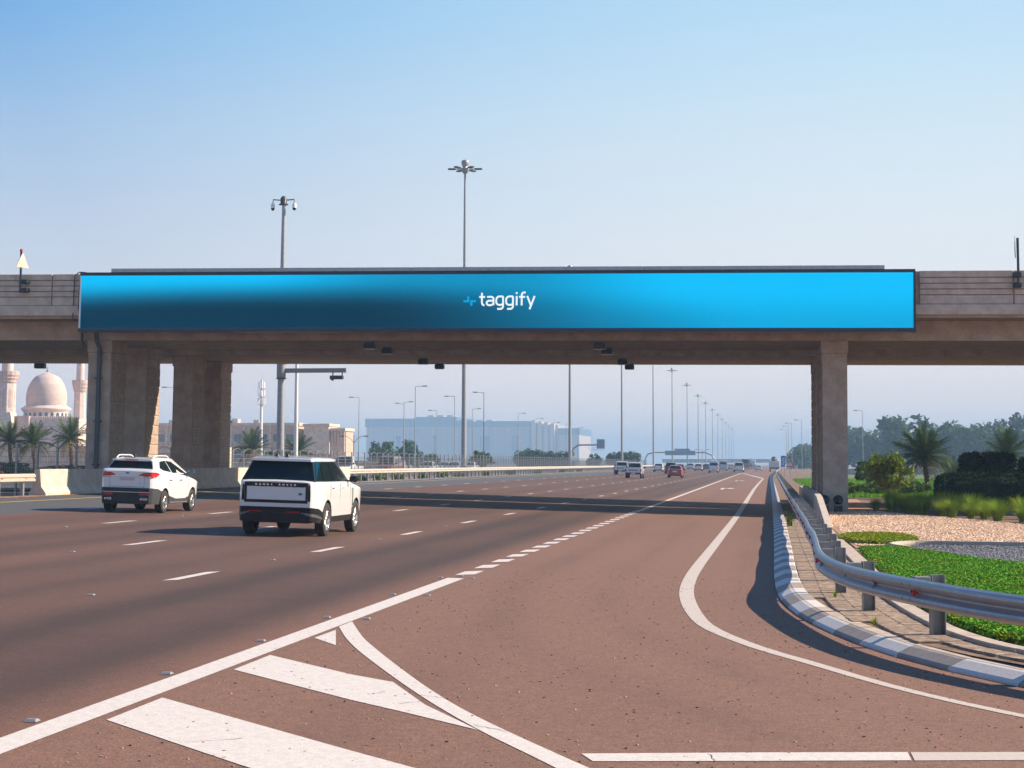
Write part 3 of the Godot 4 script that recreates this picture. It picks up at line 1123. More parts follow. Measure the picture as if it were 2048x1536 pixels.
func build_screen() -> void:
	var o := thing("led_billboard", "very long blue gradient screen reading taggify hung on the overpass", "billboard", V(-10.44, 7.955, -67.42))
	o.rotation.z = -0.0083
	var hw := 15.86
	var hh := 1.13
	var s := Sh.new()
	s.bar(-hw, hw, -hh, hh, -0.34, -0.012)
	part("cabinet", s, M.navy, o)
	for y in [[hh - 0.1, hh + 0.02], [-hh - 0.02, -hh + 0.12]]:
		s = Sh.new()
		s.bar(-hw - 0.03, hw + 0.03, y[0], y[1], -0.36, 0.03)
		part("frame_rail", s, M.navy, o)
	for x in [[-hw - 0.03, -hw + 0.025], [hw - 0.05, hw + 0.03]]:
		s = Sh.new()
		s.bar(x[0], x[1], -hh + 0.12, hh - 0.1, -0.36, 0.03)
		part("frame_rail", s, M.navy if x[0] > 0 else M.white, o)
	# the picture on the screen: cyan light with a deep teal cloud low on the left
	var w := 512
	var h := 64
	var im := Image.create(w, h, false, Image.FORMAT_RGB8)
	for j in h:
		for i in w:
			var u := (i + 0.5) / w
			var t := (j + 0.5) / h
			var low := smoothstep(0.1, 0.72, t + 0.10 * sin(u * 5.0) * (1.0 - u))
			var amount := low * (1.0 - smoothstep(0.30, 0.78, u - 0.06 * t)) * 1.0
			amount += 0.33 * smoothstep(0.2, 0.42, u) * (1.0 - smoothstep(0.5, 0.74, u)) * (1.0 - low)
			amount += 0.17 * smoothstep(0.3, 1.0, t) * smoothstep(0.5, 0.75, u)
			var c := Color(0.0, 0.755, 1.0).lerp(Color(0.0, 0.21, 0.31), clampf(amount, 0, 1))
			im.set_pixel(i, j, c)
	var scr := mat(Color(0.0, 0.01, 0.02), 0.7)
	scr.metallic_specular = 0.0
	scr.emission_enabled = true
	scr.emission = Color(1, 1, 1)
	scr.emission_operator = BaseMaterial3D.EMISSION_OP_MULTIPLY
	scr.emission_texture = ImageTexture.create_from_image(im)
	scr.emission_energy_multiplier = 0.52
	s = Sh.new()
	var ax := -hw + 0.025
	var bx := hw - 0.05
	var ay := -hh + 0.12
	var by := hh - 0.1
	s.quad(V(ax, ay, 0), V(bx, ay, 0), V(bx, by, 0), V(ax, by, 0))
	for p in s.v:
		s.u.append(Vector2((p.x - ax) / (bx - ax), 1.0 - (p.y - ay) / (by - ay)))
	var face := part("screen", s, scr, o)
	# lettering, drawn as strokes: x-height 0.30 m
	var white := mat(Color(0.1, 0.1, 0.1), 0.6)
	white.emission_enabled = true
	white.emission = Color(0.95, 0.99, 1.0)
	white.emission_energy_multiplier = 0.5
	var cyan := mat(Color(0.0, 0.02, 0.03), 0.7)
	cyan.metallic_specular = 0.0
	cyan.emission_enabled = true
	cyan.emission = Color(0.0, 0.64, 0.88)
	cyan.emission_energy_multiplier = 0.5
	var th := 0.068
	var X := 0.33
	var letters := []
	# t a g g i f y
	letters.append([[[0.08, 0.47] + arc(0.16, 0.12, 0.08, 0.12, 180, 270, 4) + [0.18, 0.0], false], [[-0.02, 0.31, 0.2, 0.31], false]])
	letters.append([[[0.03, 0.31, 0.17, 0.32] + arc(0.17, 0.24, 0.1, 0.08, 60, 0, 3) + [0.27, 0.0], false], [[0.27, 0.17, 0.12, 0.17] + arc(0.11, 0.085, 0.1, 0.085, 100, 260, 5) + [0.17, 0.0, 0.27, 0.05], false]])
	var g := [[[0.28, 0.33, 0.13, 0.33] + arc(0.14, 0.19, 0.12, 0.14, 110, 180, 3) + arc(0.14, 0.13, 0.12, 0.12, 180, 265, 4) + [0.19, 0.01, 0.28, 0.05], false], [[0.28, 0.33, 0.28, -0.03] + arc(0.18, -0.04, 0.1, 0.1, 0, -85, 4) + [0.06, -0.14], false]]
	letters.append(g)
	letters.append(g)
	letters.append([[[0.05, 0.345, 0.05, -0.01], false], [[0.05, 0.42, 0.05, 0.49], false]])
	letters.append([[[0.09, -0.01, 0.09, 0.38] + arc(0.18, 0.38, 0.09, 0.1, 170, 90, 4) + [0.24, 0.48], false], [[-0.01, 0.31, 0.22, 0.31], false]])
	letters.append([[[0.01, 0.345, 0.145, 0.0], false], [[0.29, 0.345, 0.1, -0.155], false]])
	var starts := [0.0, 0.25, 0.605, 0.98, 1.35, 1.5, 1.79]
	for i in letters.size():
		s = Sh.new()
		for k in letters[i].size():
			var pts: Array = letters[i][k][0].duplicate()
			for q in range(0, pts.size(), 2):
				pts[q] = pts[q] + starts[i]
			stroke(s, pts, th, 0.012 + 0.002 * k)
		part("letter", s, white, face, Transform3D(Basis(), V(-0.24, -0.15, 0.003)))
	s = Sh.new()
	stroke(s, [-0.62, 0.15, -0.44, 0.15, -0.44, 0.33], 0.08, 0.012)
	stroke(s, [-0.32, -0.02, -0.32, 0.15, -0.15, 0.15], 0.085, 0.014)
	part("logo", s, cyan, face, Transform3D(Basis(), V(-0.24, -0.15, 0.003)))
	# service walkway rail along the top, in lengths
	for k in 10:
		s = Sh.new()
		s.cut(V(-14.7 + 1.475 + 2.95 * k, hh + 0.105, -0.22), V(2.94, 0.15, 0.26), 0.012)
		part("top_tray", s, M.galv, o)
	# feed cable looping round the left end
	s = Sh.new()
	s.tube(lift3([-15.7, 1.16, -0.1, -16.05, 1.2, -0.3, -16.28, 1.08, -0.45, -16.32, 0.9, -0.5, -16.33, -0.3, -0.5, -16.3, -0.6, -0.4, -16.1, -0.72, -0.4, -15.95, -0.62, -0.35]), 0.022, 0.022, 6)
	part("cable", s, M.black, o)
	s = Sh.new()
	s.tube(lift3([-15.88, 1.12, -0.1, -15.97, 0.6, -0.15, -16.0, -0.2, -0.2, -15.92, -0.7, -0.2]), 0.02, 0.02, 6)
	part("cable", s, M.black, o)

func lift3(a: Array) -> PackedVector3Array:
	var o := PackedVector3Array()
	for i in range(0, a.size(), 3):
		o.append(V(a[i], a[i + 1], a[i + 2]))
	return o

func build_left_side() -> void:
	# precast barrier: one line of 3 m blocks
	var o := thing("concrete_barrier", "cream concrete median barrier of sloped blocks before the left columns", "barrier")
	var z := -61.8
	while z > -107.0:
		var s := Sh.new()
		var y := road_y(-25.4)
		s.sweep(PackedVector2Array([Vector2(0, -0.1), Vector2(0, 0.08), Vector2(-0.17, 0.3), Vector2(-0.23, 0.9), Vector2(-0.25, 0.92), Vector2(-0.41, 0.92), Vector2(-0.43, 0.9), Vector2(-0.49, 0.3), Vector2(-0.62, 0.08), Vector2(-0.62, -0.1)]), PackedVector3Array([V(-25.2, y, z), V(-25.2, y, z - 1.5), V(-25.2, y, z - 2.97)]))
		part("barrier_block", s, M.barrier, o)
		z -= 3.0
	# rail on the median, two lengths
	left_rail("beige median guardrail running on beyond the concrete barrier", -107.0, -460.0)
	left_rail("short end of median guardrail at the left edge of the view", -42.0, -61.6)
	# wire fence with steel posts and bowed top wires
	var f := thing("wire_fence", "grey wire mesh fence with steel posts along the median", "fence")
	var pm := Sh.new()
	pm.bar(-0.035, 0.035, -0.2, 1.86, -0.035, 0.035)
	pm.bar(-0.045, 0.045, 1.86, 1.88, -0.045, 0.045)
	var post := pm.mesh()
	var am := Sh.new()
	var pts := PackedVector3Array()
	for k in 7:
		pts.append(V(0, 1.7 + 0.2 * sin(PI * k / 6.0), -2.0 * k / 6.0))
	am.tube(pts, 0.014, 0.014, 4, false)
	var bow := am.mesh()
	var wm := Sh.new()
	for k in 8:
		wm.bar(-0.006, 0.006, 0.1 + 0.21 * k, 0.112 + 0.21 * k, -1.965, -0.035)
	for k in 12:
		wm.bar(-0.004, 0.004, 0.1, 1.6, -0.16 * k - 0.15, -0.16 * k - 0.142)
	var mesh_panel := wm.mesh()
	var rest := Sh.new()
	for k in 190:
		var at := V(-28.1, 0.78, -50.0 - 2.0 * k)
		if k < 150:
			inst("post", post, M.galv, f, Transform3D(Basis(), at))
			inst("top_wire", bow, M.galv_dark, f, Transform3D(Basis(), at))
			inst("mesh_panel", mesh_panel, M.galv_dark, f, Transform3D(Basis(), at))
		else:
			rest.bar(at.x - 0.035, at.x + 0.035, at.y - 0.2, at.y + 1.88, at.z - 0.035, at.z + 0.035)
			for j in 4:
				rest.bar(at.x - 0.01, at.x + 0.01, at.y + 0.1 + 0.45 * j, at.y + 0.13 + 0.45 * j, at.z - 1.96, at.z - 0.036)
	part("far_posts", rest, M.galv, f).set_meta("kind", "stuff")
	# opposite carriageway
	var r := Sh.new()
	r.sheet(along([-33.0, 10.0, -33.0, -1500.0, -56.0, -1500.0, -56.0, 10.0]), 0.70)
	setting("opposite_road", r, M.grey_asphalt)

func left_rail(label: String, z0: float, z1: float) -> void:
	var o := thing("median_guardrail", label, "guardrail", V(-25.55, road_y(-25.55), 0))
	var s := Sh.new()
	s.sweep(PackedVector2Array([Vector2(0, 0.46), Vector2(0.06, 0.5), Vector2(0.06, 0.56), Vector2(0, 0.6), Vector2(0.06, 0.64), Vector2(0.06, 0.7), Vector2(0, 0.76), Vector2(-0.012, 0.76), Vector2(-0.012, 0.46)]), PackedVector3Array([V(0, 0, z1), V(0, 0, z0)]) if false else PackedVector3Array([V(0, 0, z0), V(0, 0, z1)]))
	part("beam", s, M.beige_rail, o)
	var pm := Sh.new()
	pm.cut(V(-0.1, 0.3, 0), V(0.13, 0.86, 0.11), 0.01)
	var post := pm.mesh()
	var bm := Sh.new()
	bm.cut(V(0.062, 0.6, 0), V(0.012, 0.05, 0.06), 0.003)
	var bolt := bm.mesh()
	var z := z0 - 0.8
	var n := 0
	while z > z1 and n < 110:
		inst("post", post, M.galv_dark, o, Transform3D(Basis(), V(0, 0, z)))
		inst("reflector", bolt, M.reflector if z0 > -60.0 else M.dark_metal, o, Transform3D(Basis(), V(0, 0, z)))
		z -= 2.0 if z > -220.0 else 4.0
		n += 1

# right-hand guardrail: bends round the corner of the verge
func build_rail() -> void:
	var o := thing("guardrail", "galvanised steel guardrail curving round the kerb at the right", "guardrail")
	var w := way([4.4, -600.0, 2.8, -430.0, 1.7, -330.0, 1.2, -250.0, 0.97, -150.0, 0.89, -90.0, 0.86, -60.0, 0.84, -45.0, 0.82, -35.0, 0.78, -29.5, 0.745, -27.0, 0.745, -25.0, 0.86, -23.4, 1.12, -21.4, 1.47, -19.65, 1.92, -18.2, 2.5, -17.0, 3.45, -15.65, 5.5, -14.05, 9.0, -12.5, 14.0, -11.5], 0.45)
	var path := PackedVector3Array()
	for i in w.size():
		# the beam dips and rises a little between its posts, as knocked rails do
		path.append(V(w[i].x + 0.008 * sin(w[i].y * 0.55), 0.055 + 0.012 * sin(w[i].y * 0.9), w[i].y))
	var sec := PackedVector2Array()
	var prof := [[0.0, 0.345], [0.012, 0.34], [0.05, 0.36], [0.075, 0.38], [0.08, 0.408], [0.07, 0.432], [0.03, 0.458], [0.012, 0.474], [0.012, 0.49], [0.03, 0.506], [0.07, 0.53], [0.08, 0.555], [0.075, 0.583], [0.05, 0.602], [0.012, 0.62], [0.0, 0.615]]
	for p in prof:
		sec.append(Vector2(p[0], p[1]))
	for i in range(prof.size() - 1, -1, -1):
		sec.append(Vector2(prof[i][0] - 0.006, prof[i][1]))
	# lengths of beam lapped at the posts
	var k := 0
	while k < path.size() - 1:
		var e := mini(k + 9, path.size() - 1)
		if path[k].z > -130.0:
			var s := Sh.new()
			s.sweep(sec, path.slice(k, e + 1), true, false)
			part("beam", s, M.galv, o)
		elif k == 0:
			var q := 0
			while path[q].z < -130.0:
				q += 9
			var s := Sh.new()
			var far := PackedVector3Array()
			for t in range(0, q + 1, 9):
				far.append(path[t])
			s.sweep(sec, far, true, false)
			part("beam", s, M.galv, o)
		k = e
	# posts, spacer blocks and red reflectors
	var pm := Sh.new()
	pm.cut(V(0, 0.22, 0.055), V(0.15, 0.86, 0.012), 0.003)
	pm.cut(V(0.069, 0.22, 0), V(0.012, 0.86, 0.1), 0.003)
	pm.cut(V(-0.069, 0.22, 0), V(0.012, 0.86, 0.1), 0.003)
	var post := pm.mesh()
	var bm := Sh.new()
	bm.cut(V(0, 0.485, 0), V(0.17, 0.3, 0.11), 0.006)
	var block := bm.mesh()
	var rm := Sh.new()
	rm.tri(V(0.085, 0.44, 0.06), V(0.085, 0.525, 0.06), V(0.012, 0.482, 0.06))
	rm.tri(V(0.085, 0.44, 0.05), V(0.012, 0.482, 0.05), V(0.085, 0.525, 0.05))
	rm.quad(V(0.085, 0.44, 0.05), V(0.085, 0.525, 0.05), V(0.085, 0.525, 0.06), V(0.085, 0.44, 0.06))
	var refl := rm.mesh()
	var hm := Sh.new()
	hm.lathe([[0.0, 0.012], [0.016, 0.01], [0.018, 0.0]], 8, V(0.012, 0.482, 0), Basis(V(0, 0, 1), -PI / 2))
	var bolt := hm.mesh()
	var spots := []
	var acc := 0.0
	var gap := 3.1
	for i in range(w.size() - 2, 0, -1):
		acc += w[i].distance_to(w[i + 1])
		if acc > gap and w[i].y > -260.0:
			acc = 0.0
			spots.append(i)
			gap = 3.1 if w[i].y > -24.0 else 2.5
	for n in spots.size():
		var i: int = spots[n]
		var t := (w[i + 1] - w[i - 1]).normalized()
		# the way runs towards the viewer; the beam bulges to its right, the road side
		var b := Basis(V(-t.y, 0, t.x), Vector3.UP, V(-t.y, 0, t.x).cross(Vector3.UP))
		var at := path[i]
		var face := at
		inst("spacer_block", block, M.galv_dark, o, Transform3D(b, at - b.x * 0.095))
		inst("post", post, M.galv_dark, o, Transform3D(b, at - b.x * 0.265))
		for q in [[0.0, 0.0], [-0.13, 0.075], [-0.13, -0.075], [0.13, 0.075], [0.13, -0.075]]:
			if absf(q[0]) < 0.01 or at.z > -60.0:
				inst("bolt", bolt, M.dark_metal, o, Transform3D(b, face + b.z * q[0] + V(0, q[1], 0) + b.x * (0.055 if absf(q[0]) > 0.01 else 0.0)))
		if n % 2 == 0 or at.z < -24.0:
			inst("reflector", refl, M.reflector, o, Transform3D(b, face + V(0, 0, 0) - b.z * 0.3))
	# low concrete wall behind the rail at the column, its near end ramped down
	var c := thing("ramped_barrier", "low concrete wall with ramped end beside the right column", "barrier", V(1.72, 0.05, 0))
	var s := Sh.new()
	var rows := []
	for e in [[-52.5, 0.04], [-53.5, 0.12], [-62.0, 0.72], [-66.0, 0.8], [-86.0, 0.8]]:
		rows.append(PackedVector3Array([V(-0.2, -0.05, e[0]), V(-0.1, e[1], e[0]), V(0.1, e[1], e[0]), V(0.2, -0.05, e[0])]))
	s.grid(rows, false, false)
	s.fan(rows[0])
	part("wall", s, M.barrier, c)
	s = Sh.new()
	s.cut(V(0.0, 0.36, -89.3), V(0.34, 0.72, 5.6), 0.03)
	part("wall", s, M.barrier, c)
	# two floodlights on the ground before the column
	for which in 2:
		var fl := thing("floodlight", "black bowl floodlight on the gravel at the column's foot, %s" % ["right-hand one", "left-hand one by the ramped wall"][which], "floodlight", V([2.6, 2.1][which], 0.1, -69.0), "floodlights at the column foot")
		s = Sh.new()
		s.cut(V(0, 0.1, 0), V(0.3, 0.2, 0.24), 0.02)
		part("base_box", s, M.black, fl)
		for sx in [-0.12, 0.12]:
			s = Sh.new()
			s.bar(sx - 0.012, sx + 0.012, 0.2, 0.44, -0.03, 0.03)
			part("yoke_arm", s, M.dark_metal, fl)
		s = Sh.new()
		s.lathe([[0.0, -0.2], [0.08, -0.19], [0.13, -0.12], [0.17, 0.0], [0.185, 0.02], [0.185, 0.06], [0.16, 0.06], [0.15, 0.02], [0.0, 0.02]], 20, V(0, 0.42, 0), Basis(V(1, 0, 0), -1.15))
		part("bowl", s, M.black, fl)

func pick(a: Array, u: float) -> float:
	if u <= a[0][0]:
		return a[0][1]
	for i in a.size() - 1:
		if u <= a[i + 1][0]:
			return lerpf(a[i][1], a[i + 1][1], (u - a[i][0]) / (a[i + 1][0] - a[i][0]))
	return a[-1][1]

# half width of a car's flank at distance u from its rear end and height q (0 sill .. 1 belt)
func flank(c: Dictionary, u: float, q: float) -> float:
	var w: float = c.W * 0.5
	var e := clampf(u / c.rear_r, 0, 1)
	w -= c.rear_in * (1.0 - sqrt(1.0 - pow(1.0 - e, 2.0)))
	e = clampf((c.L - u) / c.front_r, 0, 1)
	w -= c.front_in * (1.0 - sqrt(1.0 - pow(1.0 - e, 2.0)))
	return w * (1.0 - 0.05 * pow(1.0 - q, 2.0) - 0.035 * pow(q, 3.0))

func sill(c: Dictionary, u: float) -> float:
	var y: float = c.clear
	if u < 0.5:
		y = lerpf(c.tail_low, c.clear, clampf(u / 0.5, 0, 1))
	for a in [c.axle, c.axle + c.base]:
		var d := absf(u - a)
		var r: float = c.wheel + 0.065
		if d < r:
			y = maxf(y, c.wheel + sqrt(r * r - d * d))
	return y

func shell(c: Dictionary, lower: bool) -> Sh:
	var s := Sh.new()
	var us := []
	var u := 0.0
	while u < c.L:
		us.append(u)
		u += 0.05 if c.fine and u < 0.4 else 0.09 if c.fine else 0.25
	us.append(c.L)
	for a in [c.axle, c.axle + c.base]:
		for k in 17:
			us.append(a + (c.wheel + 0.0655) * (k / 8.0 - 1.0))
	us.sort()
	var rows := []
	var K := 7
	for t in us:
		var top: float = pick(c.deck, t)
		var lo := sill(c, t)
		var cuty := clampf(pick(c.split, t), lo, top - 0.05)
		var a := lo if lower else cuty
		var b := cuty if lower else top
		var right := PackedVector3Array()
		for k in K:
			var y := lerpf(a, b, k / (K - 1.0))
			var q := clampf((y - c.clear) / (c.belt - c.clear), 0, 1)
			right.append(V(flank(c, t, q) + (0.008 if lower else 0.0), y, c.L * 0.5 - t))
		var row := right.duplicate()
		if not lower:
			var w := right[K - 1].x
			row.append(V(w - 0.025, b + 0.018, c.L * 0.5 - t))
			row.append(V(w * 0.75, b + 0.035, c.L * 0.5 - t))
			row.append(V(0, b + 0.045, c.L * 0.5 - t))
			row.append(V(-w * 0.75, b + 0.035, c.L * 0.5 - t))
			row.append(V(-w + 0.025, b + 0.018, c.L * 0.5 - t))
		for k in range(K - 1, -1, -1):
			row.append(V(-right[k].x, right[k].y, right[k].z))
		rows.append(row)
	if lower:
		# two flanks, not a lid
		for half in 2:
			var part_rows := []
			for r in rows:
				part_rows.append(r.slice(0, K) if half == 0 else r.slice(K))
			s.grid(part_rows)
	else:
		s.grid(rows)
	for e in [0, rows.size() - 1]:
		var r: PackedVector3Array = rows[e]
		var m := r.size()
		for k in m / 2:
			if k + 1 > m - 2 - k:
				break
			if e == 0:
				s.quad(r[m - 1 - k], r[k], r[k + 1], r[m - 2 - k])
			else:
				s.quad(r[k], r[m - 1 - k], r[m - 2 - k], r[k + 1])
	return s

func cabin_pt(c: Dictionary, side: float, a: float, b: float, out := 0.0) -> Vector3:
	var u := lerpf(lerpf(c.gh[0], c.gh[2], b), lerpf(c.gh[1], c.gh[3], b), a)
	var w := lerpf(c.cab_w, c.cab_top, b) * 0.5
	# the cabin narrows a little towards both ends
	w -= 0.05 * pow(absf(a * 2.0 - 1.0), 3.0)
	return V(side * (w + out), lerpf(c.belt, c.roof, b), c.L * 0.5 - u)

func make_car(called: String, label: String, category: String, c: Dictionary) -> Node3D:
	var o := thing(called, label, category, Vector3.ZERO, c.get("group", "vehicles on the highway"))
	part("body", shell(c, false), c.paint, o)
	part("lower_body", shell(c, true), c.trim, o)
	var s := Sh.new()
	s.bar(-c.W * 0.5 + 0.26, c.W * 0.5 - 0.26, c.clear, c.belt - 0.12, -c.L * 0.5 + 0.25, c.L * 0.5 - 0.16)
	part("underbody_fill", s, M.cladding, o)  # dark box added to block light, fills the hollow body and wheel wells
	# cabin: pillars, roof and panes
	s = Sh.new()
	var rows := []
	for k in 5:
		var b := k / 4.0
		var ring := PackedVector3Array()
		for a in [0.0, 0.03, 0.1, 0.3, 0.5, 0.7, 0.9, 0.97, 1.0]:
			ring.append(cabin_pt(c, 1, a, b))
		for a in [1.0, 0.97, 0.9, 0.7, 0.5, 0.3, 0.1, 0.03, 0.0]:
			ring.append(cabin_pt(c, -1, a, b))
		rows.append(ring)
	s.grid(rows, true, false)
	part("pillars", s, c.pillar, o)
	s = Sh.new()
	rows = []
	for k in 9:
		var a := k / 8.0
		var e := clampf(minf(a, 1.0 - a) / 0.16, 0, 1)
		var rise: float = 0.055 * (1.0 - pow(1.0 - e, 2.0)) - 0.012
		var p := cabin_pt(c, 1, a, 1.0, 0.012)
		if k == 0:
			p.z += c.get("spoiler", 0.06)
		var row := PackedVector3Array()
		for t in [[1.0, -0.05], [1.012, -0.01], [0.985, rise * 0.6 + 0.01], [0.85, rise * 0.92 + 0.012], [0.45, rise + 0.016], [0.0, rise + 0.022], [-0.45, rise + 0.016], [-0.85, rise * 0.92 + 0.012], [-0.985, rise * 0.6 + 0.01], [-1.012, -0.01], [-1.0, -0.05]]:
			row.append(V(p.x * t[0], p.y + t[1], p.z))
		rows.append(row)
	s.grid(rows)
	s.fan(rows[0])
	s.fan(rows[8], true)
	part("roof", s, c.roof_paint, o)
	for side in [1.0, -1.0]:
		for w in c.windows:
			s = Sh.new()
			var poly := PackedVector2Array()
			for p in w:
				poly.append(Vector2(p[0], p[1]))
			var t := Geometry2D.triangulate_polygon(poly)
			for i in range(0, t.size(), 3):
				var q := []
				for k in 3:
					q.append(cabin_pt(c, side, poly[t[i + k]].x, poly[t[i + k]].y, 0.008))
				if ((q[1] - q[0]).cross(q[2] - q[0])).x * side < 0:
					s.tri(q[0], q[2], q[1])
				else:
					s.tri(q[0], q[1], q[2])
			part("side_window", s, M.glass, o)
	for end in 2:
		s = Sh.new()
		var b0: float = c.rear_glass[0] if end == 0 else 0.06
		var b1: float = c.rear_glass[1] if end == 0 else 0.96
		var f: float = c.rear_glass[2] if end == 0 else 0.92
		var g0 := cabin_pt(c, 1, end, b0)
		var g1 := cabin_pt(c, 1, end, b1)
		var zz := 0.012 if end == 0 else -0.012
		var mid := (g0 + g1) * 0.5
		var x0 := g0.x * f * (0.97 if end == 0 else 1.0)
		var xm := mid.x * f
		var x1 := g1.x * f * (0.97 if end == 0 else 1.0)
		var pts := [V(-x0, g0.y, g0.z + zz), V(x0, g0.y, g0.z + zz), V(xm, mid.y, mid.z + zz), V(x1, g1.y, g1.z + zz), V(-x1, g1.y, g1.z + zz), V(-xm, mid.y, mid.z + zz)]
		s.quad(pts[0], pts[1], pts[2], pts[5])
		s.quad(pts[5], pts[2], pts[3], pts[4])
		part("rear_window" if end == 0 else "windscreen", s, M.glass, o)
	# wheels
	var t0 := Sh.new()
	var R: float = c.wheel
	t0.lathe([[R * 0.66, -0.11], [R * 0.93, -0.11], [R * 0.985, -0.09], [R, -0.04], [R, 0.04], [R * 0.985, 0.09], [R * 0.93, 0.11], [R * 0.66, 0.11]], 28 if c.fine else 14)
	var tyre := t0.mesh()
	var t1 := Sh.new()
	t1.lathe([[R * 0.66, 0.085], [R * 0.66, 0.105], [R * 0.61, 0.10], [R * 0.59, 0.05], [R * 0.59, -0.05]], 28 if c.fine else 14)
	t1.lathe([[0.0, 0.09], [0.05, 0.09], [0.06, 0.07], [0.06, 0.02]], 12)
	var n: int = c.get("spokes", 5)
	for k in n:
		var g := TAU * k / n
		for d in ([-0.1, 0.1] if c.fine else [0.0]):
			var b := Basis(Vector3.UP, g + d)
			t1.cut(b * V(R * 0.32, 0.065, 0), V(R * 0.62, 0.02, 0.028 if c.fine else 0.06), 0.004, b)
	var rim := t1.mesh()
	var disc := Sh.new()
	disc.lathe([[0.0, 0.03], [R * 0.6, 0.03]], 16)
	var dm := disc.mesh()
	for a in [c.axle, c.axle + c.base]:
		for side in [1.0, -1.0]:
			var b := Basis(V(0, 0, 1), -PI / 2 * side)
			var wh := Node3D.new()
			wh.name = "wheel"
			o.add_child(wh, true)
			wh.transform = Transform3D(b, V(side * (c.W * 0.5 - 0.125 - c.get("track_in", 0.0)), R, c.L * 0.5 - a))
			inst("tyre", tyre, M.tyre, wh)
			inst("rim", rim, M.alloy, wh)
			inst("brake_disc", dm, M.dark_metal, wh)
	# door mirrors
	for side in [1.0, -1.0]:
		s = Sh.new()
		var mu: float = lerpf(c.gh[0], c.gh[1], 0.87)
		var mx := flank(c, mu, 1.0)
		s.cut(V(side * (mx + 0.13), c.belt + 0.07, c.L * 0.5 - mu), V(0.2, 0.16, 0.11), 0.035)
		s.bar(minf(side * (mx - 0.08), side * (mx + 0.06)), maxf(side * (mx - 0.08), side * (mx + 0.06)), c.belt + 0.0, c.belt + 0.04, c.L * 0.5 - mu - 0.03, c.L * 0.5 - mu + 0.03)
		part("mirror", s, c.get("mirror", M.gloss_black), o)
	return o

# a band laid on the rear face and round its corner: us are distances forward along the flank, xs across the rear
func wrap_patch(c: Dictionary, side: float, xs: Array, us: Array, tops: Array, bots: Array, out := 0.012) -> Sh:
	var s := Sh.new()
	var rows := [PackedVector3Array(), PackedVector3Array(), PackedVector3Array()]
	var i := 0
	for x in xs:
		var y := [bots[i], (tops[i] + bots[i]) * 0.5, tops[i]]
		for k in 3:
			rows[k].append(V(side * x, y[k], c.L * 0.5 + out + (0.012 if k == 1 else 0.0)))
		i += 1
	for u in us:
		var y := [bots[i], (tops[i] + bots[i]) * 0.5, tops[i]]
		for k in 3:
			var q := clampf((y[k] - c.clear) / (c.belt - c.clear), 0, 1)
			rows[k].append(V(side * (flank(c, u, q) + out), y[k], c.L * 0.5 - u + (out * 0.5 if u < 0.03 else 0.0)))
		i += 1
	if side > 0:
		s.grid(rows)
	else:
		var rr := [rows[2], rows[1], rows[0]]
		s.grid(rr)
	return s

func tail_plate(o: Node3D, called: String, x0: float, x1: float, y0: float, y1: float, z: float, m: Material, deep := 0.02) -> MeshInstance3D:
	var s := Sh.new()
	s.cut(V((x0 + x1) * 0.5, (y0 + y1) * 0.5, z + deep * 0.5 - 0.01), V(absf(x1 - x0), absf(y1 - y0), deep + 0.02), minf(0.008, absf(y1 - y0) * 0.3))
	return part(called, s, m, o)

func base_spec() -> Dictionary:
	return {"fine": false, "L": 4.5, "W": 1.82, "clear": 0.24, "tail_low": 0.3, "belt": 0.95, "roof": 1.43, "axle": 0.95, "base": 2.65, "wheel": 0.32, "rear_r": 0.5, "rear_in": 0.14, "front_r": 0.8, "front_in": 0.25,
		"deck": [[0.0, 0.92], [0.1, 0.98], [0.9, 0.97], [3.2, 0.93], [4.1, 0.8], [4.5, 0.62]], "split": [[0, 0.42], [0.7, 0.3]], "gh": [0.55, 3.5, 1.25, 2.55], "cab_w": 1.68, "cab_top": 1.3,
		"windows": [[[0.12, 0.1], [0.3, 0.88], [0.48, 0.9], [0.48, 0.1]], [[0.51, 0.1], [0.51, 0.9], [0.72, 0.86], [0.93, 0.1]]], "rear_glass": [0.08, 0.95, 0.92], "paint": M.car_white, "trim": M.cladding, "pillar": M.car_white, "roof_paint": M.car_white}

func lamps(o: Node3D, c: Dictionary, y0: float, y1: float, x0: float, inner: float) -> void:
	for side in [1.0, -1.0]:
		part("tail_light", wrap_patch(c, side, [inner, x0], [0.0, 0.03, 0.1, 0.25], [y1, y1, y1, y1, y1, y1 - 0.04], [y0 + 0.03, y0, y0, y0, y0, y0 + 0.02]), M.tail, o)

func seat(o: Node3D, x: float, z: float, size := 0.925) -> Node3D:
	o.position = V(x, road_y(x), z)
	o.rotation.z = -FALL
	o.scale = Vector3.ONE * size
	return o

